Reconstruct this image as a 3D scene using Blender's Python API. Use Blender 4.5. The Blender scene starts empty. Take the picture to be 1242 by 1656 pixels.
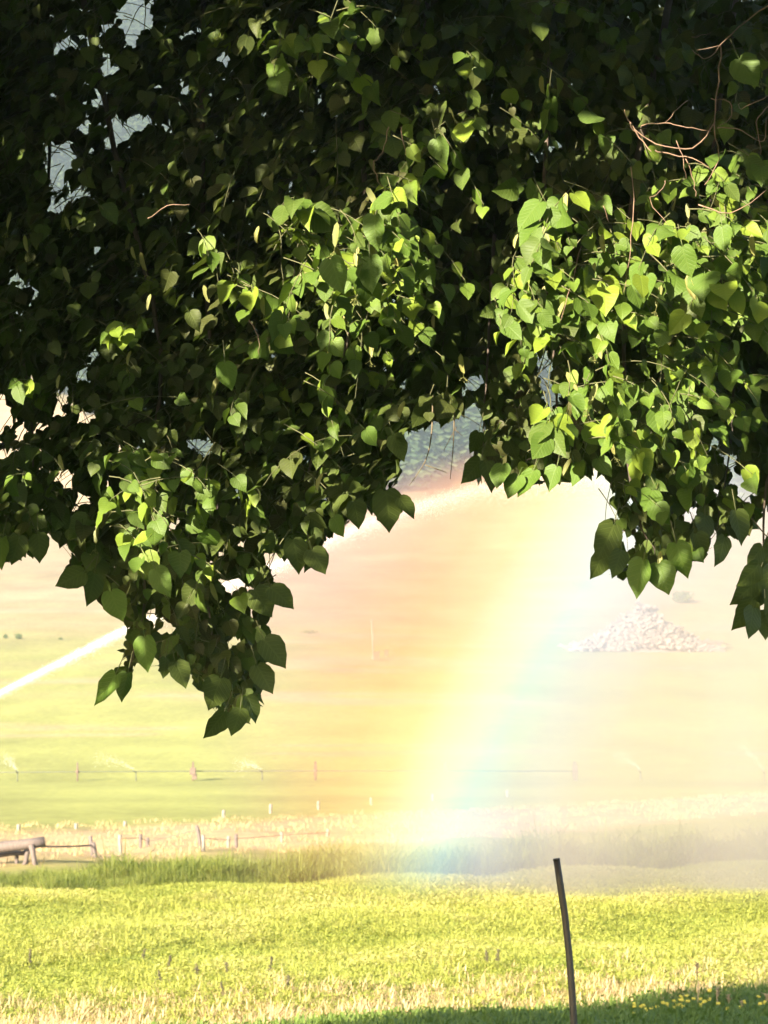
import bpy, math, random
import numpy as np
from mathutils import Vector, Matrix, noise as mnoise

random.seed(7)
RNG = np.random.default_rng(11)
SC = bpy.context.scene
COL = SC.collection
R = math.radians

# ------------------------------------------------------------------ camera
FPX = 4200.0                      # focal length in pixels of the 1242 x 1656 photograph
PITCH = math.atan(322 / FPX)
CAMZ = 1.6
cam_d = bpy.data.cameras.new("camera")
cam_d.sensor_fit = 'VERTICAL'
cam_d.sensor_height = 24.0
cam_d.lens = 24.0 * FPX / 1656
cam_d.clip_start = 0.1
cam_d.clip_end = 5000
cam_d.dof.use_dof = True
cam_d.dof.focus_distance = 8.9
cam_d.dof.aperture_fstop = 8.0
cam = bpy.data.objects.new("camera", cam_d)
COL.objects.link(cam)
cam.location = (0, 0, CAMZ)
cam.rotation_euler = (R(90) + PITCH, 0, 0)
SC.camera = cam

# ------------------------------------------------------------------ sky and sun (late afternoon, low behind the camera on its left)
SUN_EL, SUN_AZ = R(17.5), R(38.6)                     # light travels towards azimuth SUN_AZ right of +Y, downwards
SUN_DIR = Vector((math.sin(SUN_AZ) * math.cos(SUN_EL), math.cos(SUN_AZ) * math.cos(SUN_EL), -math.sin(SUN_EL)))
world = bpy.data.worlds.new("World")
SC.world = world
world.use_nodes = True
wn = world.node_tree
sky = wn.nodes.new('ShaderNodeTexSky')
sky.sky_type = 'NISHITA'
sky.sun_disc = False
sky.sun_elevation = SUN_EL
sky.sun_rotation = math.atan2(-SUN_DIR.x, -SUN_DIR.y)
sky.dust_density = 2.0
bg = wn.nodes['Background']
bg.inputs['Strength'].default_value = 0.08
wn.links.new(sky.outputs[0], bg.inputs['Color'])
sun_d = bpy.data.lights.new("sun", 'SUN')
sun_d.energy = 5.0
sun_d.angle = R(0.5)
sun_d.color = (1.0, 0.86, 0.66)
sun = bpy.data.objects.new("sun", sun_d)
COL.objects.link(sun)
sun.location = (-30, -30, 30)
sun.rotation_euler = SUN_DIR.to_track_quat('-Z', 'Y').to_euler()
SC.view_settings.view_transform = 'Standard'
SC.view_settings.look = 'None'
SC.view_settings.gamma = 1.0
SC.view_settings.use_curve_mapping = False
SC.view_settings.exposure = 2.75
SC.render.engine = 'CYCLES'
SC.cycles.use_denoising = True
SC.cycles.max_bounces = 6
SC.cycles.diffuse_bounces = 3
SC.cycles.transmission_bounces = 4
SC.cycles.transparent_max_bounces = 8
SC.cycles.volume_bounces = 1
SC.cycles.volume_max_steps = 128
SC.cycles.sample_clamp_indirect = 4.0


# ------------------------------------------------------------------ helpers
def at(px, py, Y):
    """world point seen at photo pixel (px, py) at ground distance Y"""
    dx, dz = (px - 621) / FPX, (828 - py) / FPX
    c, s = math.cos(PITCH), math.sin(PITCH)
    d = Vector((dx, c - dz * s, s + dz * c))
    return Vector((0, 0, CAMZ)) + d * (Y / d.y)


def proj(P):
    """pixels of an (n,3) array of world points"""
    c, s = math.cos(PITCH), math.sin(PITCH)
    y, z = P[:, 1], P[:, 2] - CAMZ
    f = y * c + z * s
    u = -y * s + z * c
    f = np.where(f < 0.05, 0.05, f)
    return np.stack([621 + FPX * P[:, 0] / f, 828 - FPX * u / f], 1), f


def tag(o, label=None, cat=None, group=None, kind=None):
    if label: o['label'] = label
    if cat: o['category'] = cat
    if group: o['group'] = group
    if kind: o['kind'] = kind
    return o


def link(name, mesh, parent=None):
    o = bpy.data.objects.new(name, mesh)
    COL.objects.link(o)
    if parent: o.parent = parent
    return o


def empty(name, loc):
    o = bpy.data.objects.new(name, None)
    COL.objects.link(o)
    o.location = loc
    o.empty_display_size = 0.2
    return o


def part(name, mesh, parent):
    """mesh given in world coordinates, made a child of a thing whose Empty is only translated"""
    o = link(name, mesh, parent)
    o.matrix_parent_inverse = Matrix.Translation(-Vector(parent.location))
    return o


def mesh_np(name, V, F, mats, attr=None, uv=None, matidx=None, smooth=True):
    """V (n,3); F (m,k) one polygon size; fast build"""
    V = np.asarray(V, dtype=np.float32); F = np.asarray(F, dtype=np.int32)
    m = bpy.data.meshes.new(name)
    m.vertices.add(len(V)); m.vertices.foreach_set("co", V.ravel())
    k = F.shape[1]
    m.loops.add(F.size); m.loops.foreach_set("vertex_index", F.ravel())
    m.polygons.add(len(F))
    m.polygons.foreach_set("loop_start", np.arange(len(F), dtype=np.int32) * k)
    m.polygons.foreach_set("loop_total", np.full(len(F), k, dtype=np.int32))
    if matidx is not None: m.polygons.foreach_set("material_index", np.asarray(matidx, dtype=np.int32))
    m.polygons.foreach_set("use_smooth", np.full(len(F), smooth, dtype=bool))
    for mm in (mats if isinstance(mats, (list, tuple)) else [mats]): m.materials.append(mm)
    if attr:
        for an, (ty, arr) in attr.items():
            a = m.attributes.new(an, ty, 'POINT')
            arr = np.asarray(arr, dtype=np.float32)
            a.data.foreach_set({'FLOAT': 'value', 'FLOAT_COLOR': 'color', 'FLOAT_VECTOR': 'vector'}[ty], arr.ravel())
    if uv is not None:
        u = m.uv_layers.new(name="UVMap")
        u.data.foreach_set("uv", np.asarray(uv, dtype=np.float32)[F.ravel()].ravel())
    m.update(calc_edges=True)
    m.validate()
    return m


class MB:
    """collects quads and triangles, builds one mesh"""
    def __init__(s): s.v, s.f = [], []
    def tube(s, pts, rad, n=7, caps=True):
        pts = [Vector(p) for p in pts]
        if not isinstance(rad, (list, tuple)):
            rad = [rad] * len(pts)
        rings = []
        ref = Vector((0.3, 0.8, 0.5)).normalized()
        for i, p in enumerate(pts):
            d = (pts[min(i + 1, len(pts) - 1)] - pts[max(i - 1, 0)]).normalized()
            a = d.cross(ref)
            if a.length < 0.1: a = d.cross(Vector((1, 0, 0)))
            a.normalize(); b = d.cross(a)
            st = len(s.v)
            for k in range(n):
                t = 2 * math.pi * k / n
                s.v.append(tuple(p + (a * math.cos(t) + b * math.sin(t)) * rad[i]))
            rings.append(st)
        for q in range(len(rings) - 1):
            for k in range(n):
                a0, a1 = rings[q] + k, rings[q] + (k + 1) % n
                b0, b1 = rings[q + 1] + k, rings[q + 1] + (k + 1) % n
                s.f.append((a0, a1, b1, b0))
        if caps:
            s.f.append(tuple(rings[0] + k for k in range(n))[::-1])
            s.f.append(tuple(rings[-1] + k for k in range(n)))
        return s
    def box(s, c, size, rot=None):
        c = Vector(c); st = len(s.v)
        for x in (-.5, .5):
            for y in (-.5, .5):
                for z in (-.5, .5):
                    p = Vector((x * size[0], y * size[1], z * size[2]))
                    if rot is not None: p = rot @ p
                    s.v.append(tuple(c + p))
        for q in ((0, 1, 3, 2), (4, 6, 7, 5), (0, 4, 5, 1), (2, 3, 7, 6), (0, 2, 6, 4), (1, 5, 7, 3)):
            s.f.append(tuple(st + k for k in q))
        return s
    def mesh(s, name, mat, smooth=True):
        m = bpy.data.meshes.new(name)
        m.from_pydata(s.v, [], s.f)
        m.materials.append(mat)
        m.polygons.foreach_set("use_smooth", [smooth] * len(m.polygons))
        m.update()
        return m


def wiggle(p0, p1, n, amp, seed):
    """points of an uneven line between two points"""
    rn = random.Random(seed); out = []
    p0, p1 = Vector(p0), Vector(p1)
    for i in range(n + 1):
        t = i / n
        q = p0.lerp(p1, t)
        if 0 < i < n: q += Vector((rn.uniform(-1, 1), rn.uniform(-1, 1), rn.uniform(-1, 1))) * amp
        out.append(q)
    return out


# ------------------------------------------------------------------ materials
def newmat(name):
    m = bpy.data.materials.new(name); m.use_nodes = True
    nt = m.node_tree
    return m, nt, nt.nodes, nt.links, nt.nodes['Principled BSDF']


def simple(name, c1, c2, scale=8.0, rough=0.8, stretch=(1, 1, 1), bump=0.3):
    m, nt, N, L, P = newmat(name)
    tc = N.new('ShaderNodeTexCoord'); mp = N.new('ShaderNodeMapping'); mp.inputs['Scale'].default_value = stretch
    nz = N.new('ShaderNodeTexNoise'); nz.inputs['Scale'].default_value = scale; nz.inputs['Detail'].default_value = 6
    cr = N.new('ShaderNodeValToRGB')
    cr.color_ramp.elements[0].position = 0.3; cr.color_ramp.elements[1].position = 0.7
    cr.color_ramp.elements[0].color = (*c1, 1); cr.color_ramp.elements[1].color = (*c2, 1)
    bp = N.new('ShaderNodeBump'); bp.inputs['Strength'].default_value = bump
    L.new(tc.outputs['Object'], mp.inputs['Vector']); L.new(mp.outputs[0], nz.inputs['Vector'])
    L.new(nz.outputs['Fac'], cr.inputs[0]); L.new(cr.outputs[0], P.inputs['Base Color'])
    L.new(nz.outputs['Fac'], bp.inputs['Height']); L.new(bp.outputs[0], P.inputs['Normal'])
    P.inputs['Roughness'].default_value = rough
    return m


def tinted_plant(name, lo, hi, hi2=None, trans=0.35, rough=0.5, veins=False, spec=0.4):
    """colour runs from lo to hi (to hi2) with the per-leaf attribute 'tint'"""
    m, nt, N, L, P = newmat(name)
    at_ = N.new('ShaderNodeAttribute'); at_.attribute_name = 'tint'
    cr = N.new('ShaderNodeValToRGB')
    cr.color_ramp.elements[0].color = (*lo, 1); cr.color_ramp.elements[1].color = (*hi, 1)
    if hi2:
        cr.color_ramp.elements[1].position = 0.7
        e = cr.color_ramp.elements.new(1.0); e.color = (*hi2, 1)
    L.new(at_.outputs['Fac'], cr.inputs[0])
    col = cr.outputs[0]
    if veins:
        uv = N.new('ShaderNodeUVMap'); sep = N.new('ShaderNodeSeparateXYZ'); L.new(uv.outputs[0], sep.inputs[0])
        ab = N.new('ShaderNodeMath'); ab.operation = 'ABSOLUTE'; L.new(sep.outputs['X'], ab.inputs[0])
        a1 = N.new('ShaderNodeMath'); a1.operation = 'MULTIPLY_ADD'; a1.inputs[1].default_value = -0.75; L.new(ab.outputs[0], a1.inputs[0]); L.new(sep.outputs['Y'], a1.inputs[2])
        a2 = N.new('ShaderNodeMath'); a2.operation = 'MULTIPLY'; a2.inputs[1].default_value = 44.0; L.new(a1.outputs[0], a2.inputs[0])
        a3 = N.new('ShaderNodeMath'); a3.operation = 'SINE'; L.new(a2.outputs[0], a3.inputs[0])
        mr = N.new('ShaderNodeMapRange'); mr.inputs['From Min'].default_value = 0.6; mr.inputs['From Max'].default_value = 1.0; L.new(a3.outputs[0], mr.inputs['Value'])
        mid = N.new('ShaderNodeMapRange'); mid.inputs['From Min'].default_value = 0.05; mid.inputs['From Max'].default_value = 0.0; L.new(ab.outputs[0], mid.inputs['Value'])
        mx = N.new('ShaderNodeMath'); mx.operation = 'MAXIMUM'; L.new(mr.outputs[0], mx.inputs[0]); L.new(mid.outputs[0], mx.inputs[1])
        mix = N.new('ShaderNodeMix'); mix.data_type = 'RGBA'; mix.blend_type = 'MIX'
        f = N.new('ShaderNodeMath'); f.operation = 'MULTIPLY'; f.inputs[1].default_value = 0.10; L.new(mx.outputs[0], f.inputs[0])
        L.new(f.outputs[0], mix.inputs['Factor']); L.new(col, mix.inputs['A']); mix.inputs['B'].default_value = (0.15, 0.20, 0.05, 1)
        bp = N.new('ShaderNodeBump'); bp.inputs['Strength'].default_value = 0.35; bp.inputs['Distance'].default_value = 0.002; bp.invert = True
        L.new(mx.outputs[0], bp.inputs['Height']); L.new(bp.outputs[0], P.inputs['Normal'])
        geo = N.new('ShaderNodeNewGeometry')        # the underside of a linden leaf is paler and duller
        mb = N.new('ShaderNodeMix'); mb.data_type = 'RGBA'
        bf = N.new('ShaderNodeMath'); bf.operation = 'MULTIPLY'; bf.inputs[1].default_value = 0.3; L.new(geo.outputs['Backfacing'], bf.inputs[0])
        L.new(bf.outputs[0], mb.inputs['Factor']); L.new(mix.outputs['Result'], mb.inputs['A']); mb.inputs['B'].default_value = (0.08, 0.11, 0.04, 1)
        col = mb.outputs['Result']
    L.new(col, P.inputs['Base Color'])
    P.inputs['Roughness'].default_value = rough
    P.inputs['Specular IOR Level'].default_value = spec
    tr = N.new('ShaderNodeBsdfTranslucent')
    br = N.new('ShaderNodeMix'); br.data_type = 'RGBA'; br.blend_type = 'MULTIPLY'; br.inputs['Factor'].default_value = 1.0
    L.new(col, br.inputs['A']); br.inputs['B'].default_value = (1.3, 1.4, 0.5, 1)
    L.new(br.outputs['Result'], tr.inputs['Color'])
    ms = N.new('ShaderNodeMixShader'); ms.inputs[0].default_value = trans
    L.new(P.outputs[0], ms.inputs[1]); L.new(tr.outputs[0], ms.inputs[2])
    L.new(ms.outputs[0], N['Material Output'].inputs['Surface'])
    return m


M_LEAF = tinted_plant('linden_leaf', (0.036, 0.036, 0.012), (0.052, 0.094, 0.013), (0.15, 0.205, 0.020), trans=0.22, rough=0.55, veins=True, spec=0.2)  # ramp runs from shaded-leaf to sunlit-leaf colour
M_BRACT = tinted_plant('linden_bract', (0.11, 0.13, 0.035), (0.24, 0.23, 0.07), trans=0.35, rough=0.6)
M_GRASS = tinted_plant('meadow_grass', (0.145, 0.19, 0.028), (0.255, 0.265, 0.052), (0.35, 0.315, 0.12), trans=0.3, rough=0.6, spec=0.2)
M_STRAW = tinted_plant('dry_grass', (0.18, 0.17, 0.045), (0.36, 0.26, 0.14), (0.48, 0.36, 0.23), trans=0.25, rough=0.7, spec=0.2)
M_WEED = tinted_plant('ditch_weeds', (0.05, 0.08, 0.014), (0.15, 0.17, 0.034), (0.30, 0.27, 0.09), trans=0.4, rough=0.6, spec=0.2)
M_SHADEGRASS = tinted_plant('shade_toned_grass', (0.05, 0.09, 0.015), (0.12, 0.17, 0.035), (0.22, 0.23, 0.08), trans=0.3, rough=0.6, spec=0.2)  # tree shade is mixed into these darker greens
M_DOCK = simple('dock_seed', (0.025, 0.025, 0.008), (0.06, 0.05, 0.018), 60)
M_FLOWER = simple('yellow_petal', (0.55, 0.42, 0.03), (0.7, 0.6, 0.08), 60)
M_BARK = simple('bark', (0.03, 0.022, 0.016), (0.085, 0.062, 0.045), 14, stretch=(1, 1, 0.25), bump=0.8)
M_TWIG = simple('twig_bark', (0.09, 0.055, 0.035), (0.20, 0.13, 0.085), 40, bump=0.4)
M_DARKTWIG = simple('green_twig', (0.06, 0.05, 0.025), (0.12, 0.09, 0.05), 40, bump=0.4)
M_POST = simple('weathered_steel', (0.012, 0.009, 0.007), (0.045, 0.034, 0.027), 30, rough=0.55, stretch=(1, 1, 0.2))
M_WOOD = simple('grey_wood', (0.05, 0.038, 0.034), (0.10, 0.078, 0.068), 12, stretch=(3, 3, 0.5))
M_PALE = simple('pale_post', (0.11, 0.095, 0.075), (0.17, 0.15, 0.12), 10)
M_RUST = simple('rust_steel', (0.06, 0.04, 0.03), (0.10, 0.065, 0.045), 10)
M_PIPE = simple('aluminium_pipe', (0.045, 0.05, 0.03), (0.07, 0.075, 0.045), 10, rough=0.9)
M_RUBBLE = simple('pale_timber_waste', (0.13, 0.098, 0.085), (0.18, 0.138, 0.12), 2.0)
M_CONIFER = tinted_plant('conifer', (0.02, 0.04, 0.018), (0.06, 0.085, 0.035), trans=0.1, rough=0.8, spec=0.1)
M_BUSH = tinted_plant('bush', (0.05, 0.07, 0.03), (0.11, 0.13, 0.055), trans=0.2, rough=0.8, spec=0.1)


def water_mat():
    m, nt, N, L, P = newmat('water_drops')
    P.inputs['Base Color'].default_value = (0.85, 0.86, 0.87, 1)
    P.inputs['Roughness'].default_value = 0.15
    tr = N.new('ShaderNodeBsdfTranslucent'); tr.inputs['Color'].default_value = (0.85, 0.86, 0.87, 1)
    ms = N.new('ShaderNodeMixShader'); ms.inputs[0].default_value = 0.3
    L.new(P.outputs[0], ms.inputs[1]); L.new(tr.outputs[0], ms.inputs[2]); L.new(ms.outputs[0], N['Material Output'].inputs['Surface'])
    return m


M_WATER = water_mat()


# ------------------------------------------------------------------ ground: one sheet from behind the camera to beyond the mountain
PROF_Y = [-60, 0, 14, 29, 45, 60, 75, 90, 120, 150, 190, 230, 290, 350, 450, 520, 800, 1000, 1500]
PROF_Z = [0.5, 0.0, -0.9, -1.89, -1.92, -1.93, -1.96, -2.0, -2.4, -2.7, -1.0, 2.1, 7.8, 14.1, 27.5, 42.0, 250.0, 330.0, 360.0]


def ground_z(x, y):
    x = np.asarray(x, dtype=float); y = np.asarray(y, dtype=float)
    z = np.interp(y, PROF_Y, PROF_Z)
    far = np.clip((y - 80) / 200, 0, 1)
    z = z + far * 1.6 * (np.sin(x * 0.021 + 1.3) + 0.6 * np.sin(x * 0.047 + y * 0.012)) * np.clip(y / 400, 0.1, 3)
    near = np.clip((y - 24) / 6, 0, 1) * (1 - np.clip((y - 70) / 20, 0, 1))
    z = z + near * 0.05 * (np.sin(x * 1.3 + y * 0.5) + np.sin(x * 0.45 - y * 0.7))
    return z


def gz(x, y): return float(ground_z(x, y))


def fbm(x, y, seed=0, octs=4):
    """smooth value noise on arrays"""
    out = np.zeros_like(x, dtype=float); amp = 1.0; tot = 0
    for o in range(octs):
        xi, yi = np.floor(x).astype(np.int64), np.floor(y).astype(np.int64)
        fx, fy = x - xi, y - yi
        fx, fy = fx * fx * (3 - 2 * fx), fy * fy * (3 - 2 * fy)
        def h(a, b):
            n = (a * 374761393 + b * 668265263 + (seed + o) * 1442695041) & 0x7fffffff
            n = ((n ^ (n >> 13)) * 1274126177) & 0x7fffffff
            return ((n ^ (n >> 16)) & 0xffff) / 65535.0
        v = (h(xi, yi) * (1 - fx) + h(xi + 1, yi) * fx) * (1 - fy) + (h(xi, yi + 1) * (1 - fx) + h(xi + 1, yi + 1) * fx) * fy
        out += amp * v; tot += amp
        amp *= 0.5; x = x * 2.03 + 5.1; y = y * 2.03 + 1.7
    return out / tot


def sm(e0, e1, v):
    t = np.clip((v - e0) / (e1 - e0), 0, 1)
    return t * t * (3 - 2 * t)


def weed_line(x): return 56.0 + 0.55 * x + 0.012 * x * x       # the ditch with tall weeds runs slightly away to the right
def track_line(x): return 82.0 + 1.3 * x + 0.03 * x * x
def straw_line(x): return 31.5 + 0.5 * x                       # dry grass at the edge of the mown meadow


def ground_colour(x, y):
    n1 = fbm(x / 1.3, y / 2.2, 3); n2 = fbm(x / 9.0, y / 14.0, 8); n3 = fbm(x / 60.0, y / 16.0, 21); n4 = fbm(x / 30, y / 7.0, 33)
    green = np.array([0.13, 0.155, 0.022]); olive = np.array([0.17, 0.16, 0.045]); straw = np.array([0.36, 0.27, 0.16])
    gold = np.array([0.205, 0.150, 0.090]); meadow = np.array([0.188, 0.192, 0.055]); wood = np.array([0.022, 0.034, 0.02]); dust = np.array([0.30, 0.215, 0.115])
    c = green[None] + (olive - green)[None] * (sm(0.4, 0.65, n2) * 0.7 + 0.3 * n1)[:, None]
    k = sm(-3.2, -0.5, -(y - straw_line(x)) + (n1 - 0.5) * 3) * (0.65 + 0.35 * n1) * sm(8, 12, y) * sm(straw_line(x) - 5, straw_line(x) - 3.0, y)
    c = c * (1 - k[:, None]) + straw[None] * k[:, None]
    near = sm(straw_line(x) - 3, straw_line(x) - 4.5, y) * sm(-19.5, -18.3, x * .768 - y * .64)  # tree shade painted as darker green along the crown's shadow edge
    shade_green = np.array([0.05, 0.10, 0.015])
    c = c * (1 - near[:, None]) + shade_green[None] * near[:, None]
    k = sm(-15, -9, y - track_line(x) + (n1 - .5) * 3) * (1 - sm(5, 13, y - track_line(x) + (n2 - 0.5) * 10))
    c = c * (1 - k[:, None]) + dust[None] * (k * (0.8 + 0.3 * n1))[:, None] 
    k = sm(5, 13, y - track_line(x) + (n2 - 0.5) * 10)
    c = c * (1 - k[:, None]) + (meadow[None] * (0.8 + 0.4 * n3)[:, None]) * k[:, None]
    k = sm(190, 400, y + (n3 - 0.5) * 110 + (n4 - 0.5) * 90) * 0.95
    c = c * (1 - k[:, None]) + gold[None] * ((0.88 + 0.24 * n4) * k)[:, None]
    k = sm(0.62, 0.68, n4) * sm(150, 180, y) * 0.6
    c = c * (1 - k[:, None]) + (gold * 1.25)[None] * k[:, None]
    k = sm(505, 540, y + (n3 - 0.5) * 80 + np.clip(-x - 35, 0, 60) * -1.2)
    c = c * (1 - k[:, None]) + wood[None] * k[:, None]
    return np.clip(c, 0.01, 0.8)


def build_ground():
    ys = np.concatenate([np.linspace(-60, 20, 30, endpoint=False), np.linspace(20, 95, 260, endpoint=False), np.geomspace(95, 1500, 230)])
    t = np.linspace(-1, 1, 321)
    xs = np.sinh(t * 5.2) / math.sinh(5.2) * 1400
    X, Y = np.meshgrid(xs, ys)
    Z = ground_z(X.ravel(), Y.ravel())
    V = np.stack([X.ravel(), Y.ravel(), Z], 1)
    nx, ny = len(xs), len(ys)
    i = np.arange(nx - 1)[None] + np.arange(ny - 1)[:, None] * nx
    F = np.stack([i, i + 1, i + nx + 1, i + nx], -1).reshape(-1, 4)
    c = ground_colour(X.ravel(), Y.ravel())
    m, nt, N, L, P = newmat('ground_soil')
    a = N.new('ShaderNodeAttribute'); a.attribute_name = 'soil'
    tc = N.new('ShaderNodeTexCoord')
    nz = N.new('ShaderNodeTexNoise'); nz.inputs['Scale'].default_value = 2.2; nz.inputs['Detail'].default_value = 8; nz.inputs['Roughness'].default_value = 0.7
    mp = N.new('ShaderNodeMapping'); mp.inputs['Scale'].default_value = (0.12, 0.05, 0.3)
    n2 = N.new('ShaderNodeTexNoise'); n2.inputs['Scale'].default_value = 1.0; n2.inputs['Detail'].default_value = 10; n2.inputs['Roughness'].default_value = 0.65
    L.new(tc.outputs['Object'], nz.inputs['Vector']); L.new(tc.outputs['Object'], mp.inputs[0]); L.new(mp.outputs[0], n2.inputs['Vector'])
    r1 = N.new('ShaderNodeMapRange'); r1.inputs['From Min'].default_value = 0.3; r1.inputs['From Max'].default_value = 0.7; r1.inputs['To Min'].default_value = 0.72; r1.inputs['To Max'].default_value = 1.2
    r2 = N.new('ShaderNodeMapRange'); r2.inputs['From Min'].default_value = 0.3; r2.inputs['From Max'].default_value = 0.7; r2.inputs['To Min'].default_value = 0.8; r2.inputs['To Max'].default_value = 1.2
    L.new(nz.outputs['Fac'], r1.inputs['Value']); L.new(n2.outputs['Fac'], r2.inputs['Value'])
    mu = N.new('ShaderNodeMath'); mu.operation = 'MULTIPLY'; L.new(r1.outputs[0], mu.inputs[0]); L.new(r2.outputs[0], mu.inputs[1])
    vm = N.new('ShaderNodeVectorMath'); vm.operation = 'SCALE'; L.new(a.outputs['Color'], vm.inputs[0]); L.new(mu.outputs[0], vm.inputs['Scale'])
    L.new(vm.outputs[0], P.inputs['Base Color'])
    bp = N.new('ShaderNodeBump'); bp.inputs['Strength'].default_value = 0.6; bp.inputs['Distance'].default_value = 0.15
    L.new(nz.outputs['Fac'], bp.inputs['Height']); L.new(bp.outputs[0], P.inputs['Normal'])
    P.inputs['Roughness'].default_value = 0.95; P.inputs['Specular IOR Level'].default_value = 0.1
    me = mesh_np('ground', V, F, m, attr={'soil': ('FLOAT_COLOR', np.concatenate([c, np.ones((len(c), 1))], 1))})
    tag(link('ground', me), kind='structure')


build_ground()


# ------------------------------------------------------------------ scatter of one small plant or tree over many points (geometry nodes)
def scatter(name, proto_mesh, P, rotz, scale, tilt=None, label=None, cat=None, parent=None):
    proto = bpy.data.objects.new(name + '_tuft', proto_mesh)          # lives in the data only, never in the scene
    n = len(P)
    m = bpy.data.meshes.new(name)
    m.vertices.add(n); m.vertices.foreach_set("co", np.asarray(P, dtype=np.float32).ravel())
    rot = np.zeros((n, 3), dtype=np.float32); rot[:, 2] = rotz
    if tilt is not None: rot[:, 0] = tilt
    a = m.attributes.new('rot', 'FLOAT_VECTOR', 'POINT'); a.data.foreach_set('vector', rot.ravel())
    a = m.attributes.new('sc', 'FLOAT_VECTOR', 'POINT'); a.data.foreach_set('vector', np.asarray(scale, dtype=np.float32).ravel())
    o = link(name, m, parent)
    ng = bpy.data.node_groups.new(name + '_scatter', 'GeometryNodeTree')
    ng.interface.new_socket('Geometry', in_out='INPUT', socket_type='NodeSocketGeometry')
    ng.interface.new_socket('Geometry', in_out='OUTPUT', socket_type='NodeSocketGeometry')
    N, L = ng.nodes, ng.links
    gi, go = N.new('NodeGroupInput'), N.new('NodeGroupOutput')
    ip = N.new('GeometryNodeInstanceOnPoints'); oi = N.new('GeometryNodeObjectInfo'); oi.inputs['Object'].default_value = proto
    r = N.new('GeometryNodeInputNamedAttribute'); r.data_type = 'FLOAT_VECTOR'; r.inputs['Name'].default_value = 'rot'
    s = N.new('GeometryNodeInputNamedAttribute'); s.data_type = 'FLOAT_VECTOR'; s.inputs['Name'].default_value = 'sc'
    e = N.new('FunctionNodeEulerToRotation')
    L.new(gi.outputs[0], ip.inputs['Points']); L.new(oi.outputs['Geometry'], ip.inputs['Instance'])
    L.new(r.outputs['Attribute'], e.inputs[0]); L.new(e.outputs[0], ip.inputs['Rotation']); L.new(s.outputs['Attribute'], ip.inputs['Scale'])
    L.new(ip.outputs[0], go.inputs[0])
    md = o.modifiers.new('scatter', 'NODES'); md.node_group = ng
    tag(o, label, cat, kind='stuff')
    return o


def tuft_mesh(name, mat, n=26, h=0.28, w=0.007, spread=0.13, lean=0.5, tint=(0.2, 0.8), seed=0, broad=0):
    rn = random.Random(seed); V = []; F = []; T = []
    for i in range(n):
        a = rn.uniform(0, 6.283); r = spread * math.sqrt(rn.random())
        b = Vector((math.cos(a) * r, math.sin(a) * r, -0.02))
        d = rn.uniform(0, 6.283); ln = rn.uniform(0.1, lean); hh = h * rn.uniform(0.45, 1.15)
        side = Vector((-math.sin(d), math.cos(d), 0)); fwd = Vector((math.cos(d), math.sin(d), 0))
        ww = w * rn.uniform(0.7, 1.4); t = rn.uniform(*tint)
        st = len(V)
        for k, (u, wd) in enumerate(((0, 1.0), (0.5, 0.9), (0.85, 0.5), (1.0, 0.06))):
            c = b + fwd * (ln * hh * u * u) + Vector((0, 0, hh * u * (1 - 0.25 * ln * u)))
            V.append(c - side * ww * wd); V.append(c + side * ww * wd)
            T += [min(1, t + 0.12 * u)] * 2
        for k in range(3):
            F.append((st + 2 * k, st + 2 * k + 1, st + 2 * k + 3, st + 2 * k + 2))
    for i in range(broad):           # small round clover-like leaves between the blades
        a = rn.uniform(0, 6.283); r = spread * 1.2 * math.sqrt(rn.random()); z = h * rn.uniform(0.15, 0.8)
        c = Vector((math.cos(a) * r, math.sin(a) * r, z)); d = rn.uniform(0, 6.283); s = rn.uniform(0.010, 0.024)
        u = Vector((math.cos(d), math.sin(d), rn.uniform(-.6, .6))) * s; v = Vector((-math.sin(d), math.cos(d), rn.uniform(-.6, .6))) * s
        st = len(V); V += [c - u, c + v, c + u, c - v]; t = rn.uniform(*tint); T += [t] * 4
        F.append((st, st + 1, st + 2, st + 3))
    return mesh_np(name, np.array([tuple(v) for v in V]), np.array(F), mat, attr={'tint': ('FLOAT', T)})


def frustum_points(n, y0, y1, margin=1.12, seed=1):
    rg = np.random.default_rng(seed)
    # evenly dense over the ground, a wedge that reaches past both frame edges
    y = np.sqrt(rg.random(n) * (y1 ** 2 - y0 ** 2) + y0 ** 2)
    x = (rg.random(n) * 2 - 1) * (0.148 * y * margin + 2.0)
    return x, y


def put(x, y): return np.stack([x, y, ground_z(x, y)], 1)


for k in range(4):       # the meadow
    n = 24000
    x, y = frustum_points(n, 26.5, 63, seed=100 + k)
    keep = (y > straw_line(x) - .6 + RNG.normal(0, .7, n)) & (y < weed_line(x) + 2)
    dn = fbm(x / 1.6, y / 2.6, 50); pt = fbm(x / 2.2, y / 3.4, 91, 3)
    keep &= [np.ones(n, bool), pt < .52, pt > .40, pt > .55][k]           # greener and yellower patches
    x, y, dn = x[keep], y[keep], dn[keep]
    s = RNG.uniform(0.6, 1.15, len(x)) * (0.7 + 0.45 * dn)
    t = [(0.2, 0.7), (0.0, 0.5), (0.35, 0.8), (0.5, 1.0)][k]
    scatter('meadow_grass', tuft_mesh('meadow_tuft', M_GRASS, 28, (0.18, 0.15, 0.21, 0.24)[k], 0.006, 0.17, 0.8, t, seed=k, broad=34), put(x, y),
            RNG.uniform(0, 6.28, len(x)), np.stack([s, s, s], 1), label='yellow green meadow grass in the sunny foreground field', cat='grass')
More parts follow.
